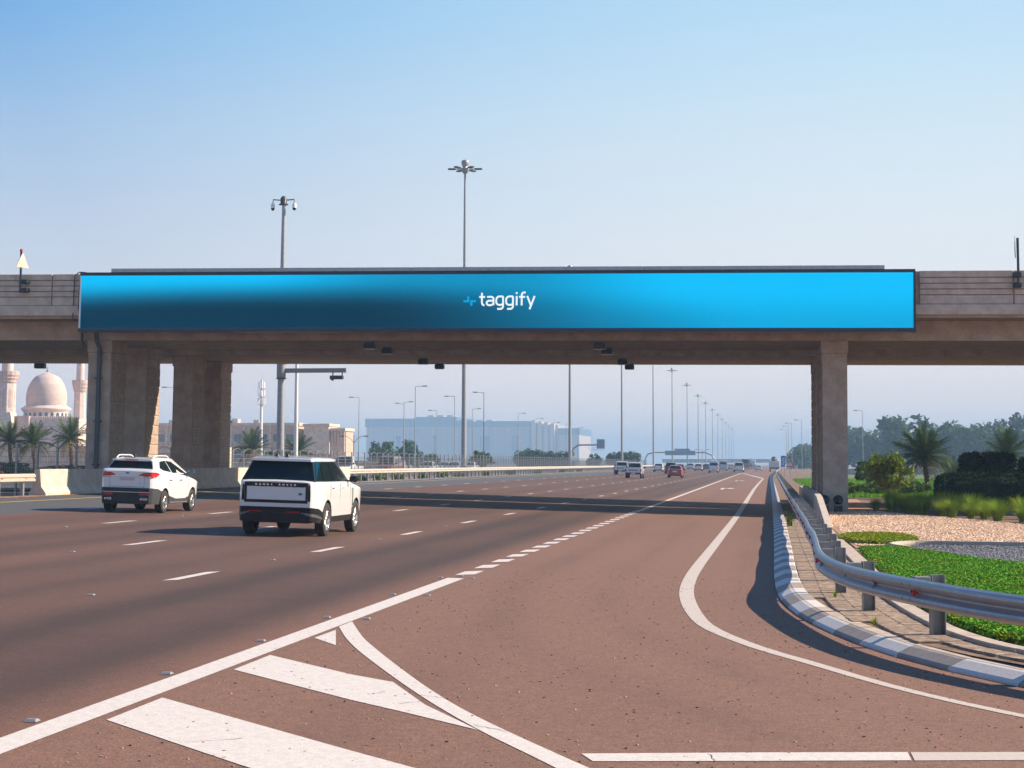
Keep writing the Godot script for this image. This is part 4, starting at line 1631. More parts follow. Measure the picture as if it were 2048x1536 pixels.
func build_traffic() -> void:
	var s: Sh
	# --- tall white luxury off-roader, third lane
	var c := base_spec()
	c.merge({"fine": true, "L": 5.05, "W": 2.0, "clear": 0.32, "tail_low": 0.36, "belt": 1.27, "roof": 1.80, "axle": 1.06, "base": 3.0, "wheel": 0.40, "rear_r": 0.95, "rear_in": 0.17, "front_r": 0.9, "front_in": 0.2,
		"deck": [[0.0, 1.24], [0.06, 1.275], [3.3, 1.265], [3.7, 1.2], [4.8, 1.08], [5.0, 0.98], [5.05, 0.85]], "split": [[0, 0.69], [0.35, 0.66], [0.68, 0.56], [1.5, 0.46], [4.4, 0.46], [4.8, 0.5]], "gh": [0.1, 3.62, 0.5, 2.75], "cab_w": 1.86, "cab_top": 1.5, "spoiler": 0.17, "spokes": 10,
		"windows": [[[0.035, 0.06], [0.06, 0.9], [0.19, 0.9], [0.19, 0.06]], [[0.205, 0.06], [0.205, 0.9], [0.475, 0.9], [0.475, 0.06]], [[0.5, 0.06], [0.5, 0.9], [0.79, 0.88], [0.93, 0.06]]], "rear_glass": [0.03, 0.93, 0.95], "trim": M.gloss_black, "pillar": M.gloss_black}, true)
	var o := seat(make_car("white_suv", "large boxy white off-roader with black framed tailgate, nearest vehicle", "car", c), -10.53, -40.75)
	var zr := 5.05 * 0.5
	var fr := Sh.new()
	for b in [[-0.755, 0.755, 1.16, 1.255], [-0.755, 0.755, 0.785, 0.85], [-0.755, -0.705, 0.85, 1.16], [0.705, 0.755, 0.85, 1.16]]:
		fr.cut(V((b[0] + b[1]) * 0.5, (b[2] + b[3]) * 0.5, zr + 0.004), V(b[1] - b[0], b[3] - b[2], 0.03), 0.006)
	part("tailgate_frame", fr, M.gloss_black, o)
	tail_plate(o, "tailgate_panel", -0.70, 0.70, 0.855, 1.155, zr, M.car_white, 0.006)
	var badge := Sh.new()
	badge.lathe([[0.045, 0.0], [0.045, 0.012], [0.03, 0.016], [0.0, 0.017]], 16, V(0.58, 1.0, zr + 0.012), Basis(V(1, 0, 0), PI / 2).scaled_local(V(1, 1, 0.62)))
	part("badge", badge, M.sign_green, o)
	# spaced capital letters across the top bar
	var font := SystemFont.new()
	font.font_names = PackedStringArray(["Droid Sans"])
	font.font_weight = 700
	var word := "RANGE ROVER"
	for i in word.length():
		if word[i] == " ":
			continue
		var tm := TextMesh.new()
		tm.font = font
		tm.text = word[i]
		tm.font_size = 64
		tm.pixel_size = 0.00095
		tm.depth = 0.006
		inst("letter", tm, M.chrome, o, Transform3D(Basis().scaled(V(1.35, 0.92, 1)), V(-0.48 + 0.093 * i, 1.205, zr + 0.024)))
	tail_plate(o, "bumper_lip", -0.78, 0.78, 0.655, 0.685, zr, M.gloss_black, 0.05)
	for sx in [-0.5, 0.42]:
		tail_plate(o, "reflector", sx - 0.16, sx + 0.16, 0.565, 0.595, zr, M.tail, 0.014)
	var lip := Sh.new()
	lip.tube(lift3([-0.8, 0.54, zr + 0.012, -0.42, 0.535, zr + 0.03, -0.36, 0.565, zr + 0.03, 0.2, 0.565, zr + 0.03, 0.26, 0.535, zr + 0.03, 0.62, 0.54, zr + 0.025, 0.78, 0.53, zr + 0.01]), 0.012, 0.012, 6)
	part("bumper_trim", lip, M.grey_cladding, o)
	for side in [1.0, -1.0]:
		part("corner_trim", wrap_patch(c, side, [0.62, 0.76], [0.0, 0.015, 0.04, 0.1, 0.2, 0.42, 0.6], [0.57, 0.56, 0.55, 0.55, 0.55, 0.54, 0.53, 0.49, 0.44], [0.55, 0.5, 0.48, 0.48, 0.48, 0.47, 0.46, 0.43, 0.4], 0.022), M.trim_grey, o)
		part("tail_light", wrap_patch(c, side, [0.762, 0.8], [0.0], [1.2, 1.2, 1.2], [0.83, 0.83, 0.83], 0.004), M.gloss_black, o)
		for hu in [1.55, 2.6]:
			var hd := Sh.new()
			hd.cut(V(side * (flank(c, hu, 0.85) + 0.004), 1.13, zr - hu), V(0.02, 0.025, 0.2), 0.006)
			part("door_handle", hd, M.chrome if hu < 2.0 else M.car_white, o)
		for du in [1.32, 2.28, 3.42]:
			var gap := Sh.new()
			for k in 6:
				var y := 0.56 + 0.11 * k
				var q := clampf((y - c.clear) / (c.belt - c.clear), 0, 1)
				gap.bar(side * (flank(c, du, q) - 0.02), side * (flank(c, du, q) + 0.002), y, y + 0.11, zr - du - 0.004, zr - du + 0.004)
			part("door_gap", gap, M.cladding, o)
		var vent := Sh.new()
		vent.cut(V(side * (flank(c, 3.62, 0.6) + 0.004), 0.9, zr - 3.62), V(0.016, 0.44, 0.035), 0.005)
		vent.cut(V(side * (flank(c, 3.62, 0.3) + 0.006), 0.6, zr - 3.62), V(0.016, 0.09, 0.05), 0.005)
		part("side_vent", vent, M.grey_cladding, o)
	for fx in [[-0.08, 0.62], [0.16, 0.66]]:
		s = Sh.new()
		s.lathe([[0.065, 0.0], [0.05, 0.035], [0.025, 0.07], [0.0, 0.075]], 10, V(fx[0] - 0.1, 1.855, zr - fx[1]))
		if fx[0] < 0:
			s.tube(PackedVector3Array([V(fx[0] - 0.1, 1.9, zr - fx[1]), V(fx[0] - 0.1, 2.05, zr - fx[1] + 0.05)]), 0.008, 0.004, 5)
		part("roof_antenna", s, M.black, o)
	s = Sh.new()
	s.quad(V(-0.55, 1.877, zr - 1.35), V(0.55, 1.877, zr - 1.35), V(0.55, 1.877, zr - 2.5), V(-0.55, 1.877, zr - 2.5))
	part("sunroof", s, M.glass, o)
	# --- smaller white crossover with black cladding, fourth lane
	c = base_spec()
	c.merge({"fine": true, "L": 4.42, "W": 1.84, "clear": 0.27, "tail_low": 0.27, "belt": 1.16, "roof": 1.6, "axle": 0.86, "base": 2.65, "wheel": 0.345, "rear_r": 0.85, "rear_in": 0.2, "front_r": 0.9, "front_in": 0.26,
		"deck": [[0.0, 1.2], [0.06, 1.27], [0.3, 1.29], [1.0, 1.24], [3.0, 1.08], [3.4, 1.02], [4.15, 0.9], [4.42, 0.7]], "split": [[0, 0.75], [0.3, 0.73], [0.55, 0.66], [1.35, 0.5], [1.9, 0.42], [2.8, 0.42], [3.0, 0.46], [4.0, 0.5], [4.42, 0.5]], "gh": [0.12, 3.35, 0.5, 2.3], "cab_w": 1.66, "cab_top": 1.28, "spoiler": 0.16, "spokes": 5,
		"windows": [[[0.17, 0.42], [0.22, 0.86], [0.47, 0.93], [0.47, 0.12], [0.3, 0.18]], [[0.5, 0.1], [0.5, 0.93], [0.74, 0.86], [0.93, 0.06]]], "rear_glass": [0.22, 0.86, 0.97], "trim": M.grey_cladding, "mirror": M.pane}, true)
	o = seat(make_car("white_crossover", "small white crossover with red tail lights and roof rails, left of the larger white car", "car", c), -17.56, -50.75)
	zr = 4.42 * 0.5
	tail_plate(o, "rear_bumper", -0.71, 0.71, 0.3, 0.745, zr, M.cladding, 0.05)
	tail_plate(o, "bumper_strip", -0.72, 0.72, 0.61, 0.632, zr + 0.05, M.chrome, 0.008)
	for sx in [-0.55, 0.55]:
		tail_plate(o, "reflector", sx - 0.14, sx + 0.14, 0.53, 0.585, zr + 0.05, M.tail, 0.008)
		tail_plate(o, "exhaust_tip", sx - 0.11, sx + 0.11, 0.385, 0.445, zr + 0.05, M.chrome, 0.02)
		tail_plate(o, "exhaust_hole", sx - 0.085, sx + 0.085, 0.4, 0.43, zr + 0.071, M.black, 0.004)
	tail_plate(o, "tailgate_strip", -0.5, 0.5, 1.085, 1.115, zr, M.chrome, 0.02)
	tail_plate(o, "plate_recess", -0.24, 0.24, 0.96, 1.06, zr, M.plum, 0.004)
	tail_plate(o, "badge", -0.055, 0.055, 1.165, 1.215, zr - 0.012, M.sign_blue, 0.02)
	tail_plate(o, "emblem", 0.36, 0.42, 0.885, 0.9, zr, M.dark_metal, 0.006)
	for sx in [-0.53, 0.53]:
		s = Sh.new()
		s.bar(sx - 0.004, sx + 0.004, 0.75, 1.08, zr - 0.01, zr + 0.002)
		part("tailgate_gap", s, M.cladding, o)
	s = Sh.new()
	s.bar(-0.53, 0.53, 0.775, 0.783, zr - 0.01, zr + 0.002)
	part("tailgate_gap", s, M.cladding, o)
	tail_plate(o, "brake_light", -0.2, 0.2, 1.565, 1.59, zr - 0.33, M.tail, 0.02)
	for side in [1.0, -1.0]:
		part("tail_light", wrap_patch(c, side, [0.36, 0.5, 0.6], [0.0, 0.012, 0.03, 0.06, 0.1, 0.16, 0.25, 0.4], [1.13, 1.2, 1.21, 1.22, 1.22, 1.22, 1.22, 1.22, 1.22, 1.21, 1.17], [1.12, 1.1, 1.07, 1.05, 1.05, 1.05, 1.05, 1.05, 1.06, 1.1, 1.165], 0.014), M.tail, o)
		part("reversing_light", wrap_patch(c, side, [0.52, 0.6], [0.0, 0.1], [1.1, 1.095, 1.09, 1.09], [1.07, 1.055, 1.05, 1.06], 0.02), M.plum, o)
		s = Sh.new()
		var rp := PackedVector3Array()
		for k in 9:
			var f := k / 8.0
			rp.append(V(side * 0.56, 1.63 + 0.085 * minf(1.0, sin(PI * f) * 2.2), zr - 0.55 - 1.5 * f))
		s.tube(rp, 0.022, 0.022, 7)
		part("roof_rail", s, M.car_white, o)
		for hu in [1.35, 2.3]:
			s = Sh.new()
			s.cut(V(side * (flank(c, hu, 0.8) + 0.008), 0.98, zr - hu), V(0.025, 0.03, 0.17), 0.008)
			part("door_handle", s, M.dark_metal, o)
		for du in [1.2, 2.12, 3.05]:
			var gap := Sh.new()
			for k in 5:
				var y := 0.53 + 0.1 * k
				var q := clampf((y - c.clear) / (c.belt - c.clear), 0, 1)
				gap.bar(side * (flank(c, du, q) - 0.02), side * (flank(c, du, q) + 0.002), y, y + 0.1, zr - du - 0.004, zr - du + 0.004)
			part("door_gap", gap, M.cladding, o)
		s = Sh.new()
		s.bar(side * (flank(c, 1.9, 0.0) - 0.02), side * (flank(c, 1.9, 0.0) + 0.03), 0.29, 0.325, zr - 3.0, zr - 1.35)
		part("sill_strip", s, M.alloy, o)
	s = Sh.new()
	s.cut(V(0.0, 1.7, zr - 0.62), V(0.05, 0.1, 0.16), 0.02)
	part("roof_antenna", s, M.black, o)
	# --- white pickup
	c = base_spec()
	c.merge({"L": 5.1, "W": 1.83, "clear": 0.42, "tail_low": 0.5, "belt": 1.12, "roof": 1.68, "axle": 1.15, "base": 3.05, "wheel": 0.37, "rear_r": 0.2, "rear_in": 0.04, "deck": [[0.0, 1.1], [2.0, 1.1], [2.05, 1.12], [3.9, 1.05], [4.9, 0.98], [5.1, 0.8]], "split": [[0, 0.62], [0.2, 0.5]], "gh": [2.0, 3.95, 2.1, 3.1], "cab_w": 1.66, "cab_top": 1.42, "spoiler": 0.02, "windows": [[[0.12, 0.1], [0.12, 0.88], [0.7, 0.86], [0.92, 0.1]]], "rear_glass": [0.12, 0.88, 0.9]}, true)
	o = seat(make_car("white_pickup", "white pickup truck with red lettered tailgate and ladder rack in the middle lanes", "pickup truck", c), -13.4, -185.5)
	zr = 2.55
	for side in [-1.0, 1.0]:
		tail_plate(o, "tail_light", side * 0.74, side * 0.9, 0.72, 1.02, zr, M.tail, 0.02)
	tail_plate(o, "rear_bumper", -0.85, 0.85, 0.45, 0.62, zr, M.grey_cladding, 0.12)
	tail_plate(o, "number_plate", -0.22, 0.22, 0.48, 0.58, zr + 0.12, M.white, 0.01)
	for k in 6:
		tail_plate(o, "tailgate_letter", -0.5 + 0.17 * k, -0.37 + 0.17 * k, 0.8, 0.94, zr, M.red if k > 1 else M.dark_metal, 0.01)
	s = Sh.new()
	for x in [-0.75, 0.75]:
		s.tube(PackedVector3Array([V(x, 1.1, 0.45), V(x, 1.78, 0.45), V(x, 1.78, -1.4)]), 0.03, 0.03, 5)
	for z in [0.45, -0.5, -1.4]:
		s.tube(PackedVector3Array([V(-0.75, 1.78, z), V(0.75, 1.78, z)]), 0.025, 0.025, 5)
	part("ladder_rack", s, M.galv_dark, o)
	var pick2 := again(o, Vector3.ZERO, "second white pickup, half hidden behind the left of the lettered pickup")
	seat(pick2, -17.6, -222.0)
	# --- sedans
	c = base_spec()
	c.merge({"paint": M.car_red, "pillar": M.car_red, "roof_paint": M.car_red, "deck": [[0.0, 0.98], [0.06, 1.03], [0.9, 1.0], [3.2, 0.93], [4.1, 0.8], [4.5, 0.62]], "split": [[0, 0.4], [0.7, 0.3]]}, true)
	var red := seat(make_car("red_sedan", "red saloon car driving away in the second lane", "car", c), -10.15, -203.5)
	lamps(red, c, 0.8, 0.97, 0.66, 0.46)
	tail_plate(red, "number_plate", -0.25, 0.25, 0.68, 0.79, 2.25, M.white, 0.01)
	tail_plate(red, "boot_strip", -0.4, 0.4, 0.82, 0.84, 2.25, M.chrome, 0.01)
	c = c.duplicate()
	c.merge({"paint": M.car_white, "pillar": M.car_white, "roof_paint": M.car_white}, true)
	var wht := seat(make_car("white_sedan", "white saloon car alone in the far left lane beyond the pickups", "car", c), -17.6, -298.0)
	lamps(wht, c, 0.78, 0.94, 0.66, 0.46)
	tail_plate(wht, "number_plate", -0.25, 0.25, 0.6, 0.71, 2.25, M.white, 0.01)
	c = c.duplicate()
	c.merge({"paint": M.car_maroon, "pillar": M.car_maroon, "roof_paint": M.car_maroon}, true)
	var mar := seat(make_car("maroon_sedan", "dark maroon car partly behind the right of the red saloon", "car", c), -13.7, -288.0)
	lamps(mar, c, 0.78, 0.94, 0.66, 0.46)
	c = c.duplicate()
	c.merge({"paint": M.car_dark, "pillar": M.car_dark, "roof_paint": M.car_dark}, true)
	var drk := seat(make_car("dark_sedan", "dark blue car just left of the tall white van", "car", c), -13.6, -409.0)
	lamps(drk, c, 0.78, 0.94, 0.66, 0.46)
	seat(again(wht, Vector3.ZERO, "white saloon car far off between the grey minibus and the white people carrier"), -10.0, -505.0)
	seat(again(wht, Vector3.ZERO, "nearer of two white saloons far off left of the kerbside lorry"), -2.3, -470.0)
	seat(again(wht, Vector3.ZERO, "farther of two white saloons far off left of the kerbside lorry"), -4.3, -590.0)
	# --- hatchbacks and an SUV
	c = base_spec()
	c.merge({"L": 4.1, "W": 1.76, "belt": 1.0, "roof": 1.5, "axle": 0.7, "base": 2.55, "deck": [[0.0, 0.98], [0.05, 1.03], [2.6, 0.98], [3.0, 0.95], [3.8, 0.82], [4.1, 0.62]], "gh": [0.08, 3.05, 0.35, 2.1], "windows": [[[0.08, 0.12], [0.1, 0.86], [0.45, 0.9], [0.45, 0.1]], [[0.49, 0.1], [0.49, 0.9], [0.72, 0.86], [0.93, 0.1]]], "rear_glass": [0.1, 0.9, 0.9]}, true)
	var ht := seat(make_car("white_hatchback", "white hatchback to the right of the red saloon, in the far left lane", "car", c), -17.5, -422.0)
	lamps(ht, c, 0.8, 1.0, 0.66, 0.52)
	seat(again(ht, Vector3.ZERO, "silver-white hatchback just left of the dark blue car"), -13.7, -367.0)
	c = base_spec()
	c.merge({"L": 4.7, "W": 1.9, "clear": 0.3, "belt": 1.1, "roof": 1.72, "axle": 0.9, "base": 2.8, "wheel": 0.37, "deck": [[0.0, 1.08], [0.05, 1.12], [3.2, 1.08], [4.3, 0.98], [4.7, 0.75]], "gh": [0.08, 3.4, 0.3, 2.5], "cab_w": 1.76, "cab_top": 1.42, "windows": [[[0.05, 0.12], [0.06, 0.86], [0.22, 0.88], [0.22, 0.1]], [[0.25, 0.1], [0.25, 0.88], [0.5, 0.88], [0.5, 0.1]], [[0.53, 0.1], [0.53, 0.88], [0.76, 0.86], [0.93, 0.1]]], "rear_glass": [0.1, 0.9, 0.9], "paint": M.car_dark, "pillar": M.car_dark, "roof_paint": M.car_dark}, true)
	var ds := seat(make_car("dark_suv", "dark SUV showing above the roof of the red saloon", "car", c), -13.7, -262.0)
	lamps(ds, c, 0.85, 1.05, 0.7, 0.56)
	c = c.duplicate()
	c.merge({"paint": M.car_white, "pillar": M.car_white, "roof_paint": M.car_white}, true)
	var ws := seat(make_car("white_people_carrier", "white people carrier between the grey minibus and the dark bus", "car", c), -5.65, -364.0, 1.1)
	lamps(ws, c, 0.85, 1.05, 0.7, 0.56)
	# --- vans
	c = base_spec()
	c.merge({"L": 5.2, "W": 1.88, "clear": 0.3, "belt": 1.25, "roof": 2.2, "axle": 1.1, "base": 2.9, "wheel": 0.36, "rear_r": 0.25, "rear_in": 0.06, "deck": [[0.0, 1.2], [0.05, 1.26], [4.6, 1.25], [5.0, 1.1], [5.2, 0.8]], "gh": [0.06, 4.8, 0.2, 4.2], "cab_w": 1.82, "cab_top": 1.56, "windows": [[[0.04, 0.12], [0.04, 0.55], [0.3, 0.55], [0.3, 0.12]], [[0.33, 0.12], [0.33, 0.55], [0.6, 0.55], [0.6, 0.12]], [[0.63, 0.12], [0.63, 0.55], [0.86, 0.55], [0.92, 0.12]]], "rear_glass": [0.12, 0.62, 0.9]}, true)
	var vn := seat(make_car("white_van", "tall white van with green tinted rear window, right of the dark blue car", "van", c), -9.2, -316.0)
	lamps(vn, c, 0.75, 1.1, 0.84, 0.74)
	tail_plate(vn, "number_plate", -0.25, 0.25, 0.62, 0.74, 2.6, M.yellow_paint, 0.01)
	c = c.duplicate()
	c.merge({"paint": M.car_silver, "pillar": M.car_silver, "roof_paint": M.car_silver}, true)
	var mb := seat(make_car("grey_minibus", "grey minibus directly right of the tall white van", "minibus", c), -9.8, -408.0, 1.02)
	lamps(mb, c, 0.75, 1.1, 0.84, 0.74)
	# --- bus and lorries, far off
	c = base_spec()
	c.merge({"L": 11.0, "W": 2.5, "clear": 0.4, "tail_low": 0.4, "belt": 1.6, "roof": 3.2, "axle": 2.6, "base": 5.6, "wheel": 0.5, "rear_r": 0.3, "rear_in": 0.06, "front_r": 0.4, "front_in": 0.08, "deck": [[0.0, 1.55], [0.1, 1.6], [10.9, 1.6], [11.0, 1.5]], "gh": [0.05, 10.9, 0.15, 10.7], "cab_w": 2.44, "cab_top": 2.34, "windows": [[[0.03, 0.15], [0.03, 0.75], [0.95, 0.75], [0.97, 0.15]]], "rear_glass": [0.3, 0.8, 0.86], "paint": M.car_brown, "pillar": M.car_dark, "roof_paint": M.car_dark}, true)
	var bus := seat(make_car("dark_bus", "tall dark bus rising behind the right of the white people carrier", "bus", c), -6.4, -535.0)
	lamps(bus, c, 0.7, 1.0, 1.14, 0.98)
	lorry("flatbed_lorry", "low lorry with upright stack pipe right of the dark bus", -5.0, -600.0, false)
	lorry("kerbside_lorry", "hazy pale lorry in the distance at the kerb beside the guardrail", 1.55, -430.0, true)
	# --- opposite carriageway, seen through the fence
	var far := [["white_truck", -38.5, -166.0], ["brown_van", -38.2, -183.0], ["grey_car", -38.4, -205.0], ["grey_car", -42.0, -236.0], ["pale_car", -41.8, -256.0], ["pale_car", -38.2, -222.0]]
	c = base_spec()
	c.merge({"L": 5.4, "W": 1.9, "clear": 0.4, "belt": 1.15, "roof": 1.9, "axle": 1.1, "base": 3.3, "wheel": 0.38, "deck": [[0.0, 0.98], [3.6, 0.98], [3.65, 1.15], [5.1, 1.12], [5.4, 0.9]], "gh": [3.6, 5.3, 3.7, 4.8], "cab_w": 1.8, "cab_top": 1.6, "windows": [[[0.15, 0.1], [0.15, 0.85], [0.75, 0.85], [0.92, 0.1]]], "group": "vehicles behind the fence"}, true)
	var tk := make_car("white_truck", "small white truck behind the median fence, leftmost vehicle there", "truck", c)
	s = Sh.new()
	for side in [-0.9, 0.9]:
		s.bar(side - 0.03, side + 0.03, 0.98, 1.5, -0.85, 2.7)
	s.bar(-0.87, 0.87, 0.98, 1.5, 2.64, 2.7)
	part("drop_sides", s, M.dark_metal, tk)
	face_on(tk, far[0])
	c = base_spec()
	c.merge({"L": 5.0, "W": 1.85, "belt": 1.15, "roof": 2.0, "clear": 0.3, "axle": 1.0, "base": 2.8, "wheel": 0.35, "deck": [[0.0, 1.15], [4.5, 1.15], [4.9, 1.0], [5.0, 0.8]], "gh": [0.06, 4.6, 0.2, 3.9], "cab_w": 1.8, "cab_top": 1.56, "windows": [[[0.04, 0.12], [0.04, 0.7], [0.3, 0.7], [0.3, 0.12]], [[0.33, 0.12], [0.33, 0.7], [0.6, 0.7], [0.6, 0.12]], [[0.63, 0.12], [0.63, 0.7], [0.86, 0.7], [0.92, 0.12]]], "rear_glass": [0.12, 0.7, 0.9], "paint": M.car_brown, "pillar": M.car_brown, "roof_paint": M.car_dark, "group": "vehicles behind the fence"}, true)
	face_on(make_car("brown_van", "brown van behind the median fence beside the small white truck", "van", c), far[1])
	c = base_spec()
	c.merge({"paint": M.car_silver, "pillar": M.car_silver, "roof_paint": M.car_silver, "group": "vehicles behind the fence"}, true)
	var gc := make_car("grey_car", "silver car behind the median fence, next after the brown van", "car", c)
	face_on(gc, far[2])
	face_on(again(gc, Vector3.ZERO, "silver car behind the fence, second beyond the brown van"), far[5])
	c = c.duplicate()
	c.merge({"paint": M.car_white, "pillar": M.car_white, "roof_paint": M.car_white}, true)
	var pc := make_car("pale_car", "white car behind the fence at the foot of the nearest tall mast", "car", c)
	face_on(pc, far[3])
	face_on(again(pc, Vector3.ZERO, "white car behind the fence, farthest of the row there"), far[4])

func face_on(o: Node3D, f: Array) -> void:
	o.position = V(f[1], 0.70, f[2])
	o.rotation.y = PI
	o.scale = Vector3.ONE * 0.95

func lorry(called: String, label: String, x: float, z: float, boxed: bool) -> void:
	var o := thing(called, label, "lorry", V(x, road_y(x), z), "vehicles on the highway")
	var s := Sh.new()
	s.cut(V(0, 0.85, 0), V(2.2, 0.35, 8.0), 0.05)
	part("chassis", s, M.cladding, o)
	s = Sh.new()
	s.cut(V(0, 1.9, -3.2), V(2.3, 2.0, 1.7), 0.15)
	part("cab", s, M.car_white, o)
	s = Sh.new()
	if boxed:
		s.cut(V(0, 1.75, 0.9), V(2.4, 1.5, 6.0), 0.05)
		part("cargo_box", s, M.car_silver, o)
		s = Sh.new()
		s.lathe([[0.0, 1.2], [0.5, 1.1], [0.75, 0.5], [0.75, -0.5], [0.5, -1.1], [0.0, -1.2]], 14, V(0, 2.85, 0.2), Basis(V(1, 0, 0), PI / 2))
		part("drum", s, M.car_dark, o)
	else:
		s.cut(V(0, 1.25, 0.9), V(2.4, 0.5, 6.0), 0.05)
		part("flatbed", s, M.car_brown, o)
		s = Sh.new()
		s.tube(PackedVector3Array([V(-0.7, 1.5, -2.2), V(-0.7, 3.4, -2.2)]), 0.16, 0.16, 8)
		part("stack_pipe", s, M.dark_metal, o)
	s = Sh.new()
	s.lathe([[0.0, -0.14], [0.5, -0.14], [0.5, 0.14], [0.0, 0.14]], 14, Vector3.ZERO, Basis(V(0, 0, 1), PI / 2), false)
	var m := s.mesh()
	for wz in [-3.0, 1.6, 2.9]:
		for wx in [-0.95, 0.95]:
			inst("wheel", m, M.tyre, o, Transform3D(Basis(), V(wx, 0.5, wz)))
	for sx in [-0.95, 0.95]:
		s = Sh.new()
		s.bar(sx - 0.15, sx + 0.15, 0.85, 1.0, 4.0, 4.04)
		part("tail_light", s, M.tail, o)

func build_masts() -> void:
	# high masts with a crown of six floodlights
	var m := thing("high_mast", "tall lighting mast rising above the screen, nearest of the long row", "light mast", V(-29.0, 0.7, -173.6), "row of high masts along the median")
	var s := Sh.new()
	s.tube(PackedVector3Array([V(0, 0, 0), V(0, 10, 0), V(0, 20, 0), V(0, 29.6, 0)]), 0.27, 0.1, 12)
	part("shaft", s, M.mast, m)
	s = Sh.new()
	s.cut(V(0, 0.45, 0), V(0.8, 0.9, 0.8), 0.04)
	part("base_plate", s, M.galv_dark, m)
	s = Sh.new()
	s.lathe([[0.1, 29.3], [0.3, 29.5], [0.42, 29.75], [0.42, 29.85], [0.2, 29.95], [0.3, 30.1], [0.38, 30.4], [0.36, 30.6], [0.15, 30.7], [0.0, 30.7]], 14)
	part("crown_ring", s, M.mast, m)
	for k in 6:
		s = Sh.new()
		var b := Basis(Vector3.UP, TAU * (k + 0.08) / 6.0)
		s.box(b * V(0.65, 29.8, 0), V(0.6, 0.07, 0.09), b)
		var arm := part("lamp_arm", s, M.dark_metal, m)
		s = Sh.new()
		s.cut(b * V(1.3, 29.8, 0), V(0.75, 0.14, 0.42), 0.04, b)
		part("lamp_head", s, M.dark_metal, arm)
	var zs := [268.8, 366.2, 468.3, 562.7, 668.9, 776.1, 871.3, 980.0, 1085.0, 1190.0, 1295.0, 1400.0, 1500.0, 1600.0]
	for i in zs.size():
		again(m, V(-29.0, 0.65, -zs[i]), "high lighting mast on the median, %s of the row" % ORD[i + 1])
	again(m, V(43.5, -0.2, -309.0), "high lighting mast at the right edge of the view")
	# pole with two dome cameras on top and a traffic camera arm
	var c := thing("camera_pole", "thick grey pole with dome cameras above the screen and a camera arm below", "pole", V(-30.4, 0.66, -112.0))
	s = Sh.new()
	s.tube(PackedVector3Array([V(0, 0, 0), V(0, 6, 0), V(0, 12, 0), V(0.03, 17.9, 0)]), 0.27, 0.12, 14)
	part("shaft", s, M.mast, c)
	for y in [6.55, 7.5]:
		s = Sh.new()
		s.lathe([[0.2, y - 0.03], [0.33, y - 0.03], [0.33, y + 0.03], [0.2, y + 0.03]], 16, Vector3.ZERO, Basis(), false)
		part("flange", s, M.dark_metal, c)
	s = Sh.new()
	s.lathe([[0.26, 6.6], [0.29, 6.62], [0.29, 7.46], [0.26, 7.48]], 16)
	part("sleeve", s, M.galv_dark, c)
	s = Sh.new()
	s.cut(V(2.1, 7.05, 0), V(4.2, 0.28, 0.24), 0.02)
	var arm2 := part("camera_arm", s, M.galv_dark, c)
	s = Sh.new()
	s.cut(V(3.6, 6.6, 0.1), V(0.85, 0.24, 0.3), 0.03)
	s.cut(V(3.35, 6.46, 0.2), V(0.16, 0.12, 0.16), 0.02)
	for x in [3.35, 3.95]:
		s.bar(x - 0.03, x + 0.03, 6.7, 6.92, 0.05, 0.12)
	part("traffic_camera", s, M.dark_metal, arm2)
	s = Sh.new()
	s.lathe([[0.12, 17.6], [0.3, 17.6], [0.3, 17.66], [0.2, 17.7], [0.22, 18.0], [0.12, 18.15], [0.0, 18.18]], 12)
	part("pole_head", s, M.dark_metal, c)
	for side in [-1.0, 1.0]:
		s = Sh.new()
		s.tube(PackedVector3Array([V(0.1 * side, 17.9, 0), V(0.68 * side, 17.95, 0), V(0.7 * side, 17.7, 0)]), 0.04, 0.04, 6)
		var ar := part("bracket", s, M.dark_metal, c)
		s = Sh.new()
		s.lathe([[0.05, 17.72], [0.12, 17.68], [0.13, 17.45], [0.13, 17.4]], 12, V(0.7 * side, 0, 0))
		part("camera_housing", s, M.white, ar)
		s = Sh.new()
		s.lathe([[0.125, 17.4], [0.1, 17.3], [0.05, 17.25], [0.0, 17.24]], 12, V(0.7 * side, 0, 0))
		part("dome", s, M.glass, ar)
	# pale column beside it
	var w := thing("white_mast", "slender white mast passing behind the camera arm", "mast", V(-52.5, 0.62, -200.0))
	s = Sh.new()
	s.tube(PackedVector3Array([V(0, 0, 0), V(0, 6, 0), V(0, 12, 0), V(0, 18.5, 0)]), 0.27, 0.13, 12)
	part("shaft", s, M.pole_white, w)
	s = Sh.new()
	s.lathe([[0.0, 18.75], [0.1, 18.7], [0.14, 18.6], [0.1, 18.5]], 10)
	part("finial", s, M.pole_white, w)
	# telecom mast
	var t := thing("telecom_mast", "white telecom mast with antennas above the peach building", "mast", V(-118.7, 0.62, -420.0))
	s = Sh.new()
	s.tube(PackedVector3Array([V(0, 0, 0), V(0, 21, 0)]), 0.5, 0.22, 10)
	part("shaft", s, M.pole_white, t)
	for k in 3:
		s = Sh.new()
		s.lathe([[0.2, 15.0 + 1.9 * k], [0.75, 15.0 + 1.9 * k], [0.75, 15.1 + 1.9 * k], [0.2, 15.1 + 1.9 * k]], 12, Vector3.ZERO, Basis(), false)
		var pl := part("platform", s, M.galv, t)
		for j in 5:
			s = Sh.new()
			var b := Basis(Vector3.UP, TAU * j / 5.0 + k)
			s.cut(b * V(0.8, 15.9 + 1.9 * k, 0), V(0.16, 1.5, 0.3), 0.03, b)
			part("antenna", s, M.white, pl)
	s = Sh.new()
	s.tube(PackedVector3Array([V(0, 21, 0), V(0, 23, 0)]), 0.05, 0.02, 6)
	part("lightning_rod", s, M.galv, t)
	# single-arm street lamps
	var lamp := street_lamp(12.3, 1)
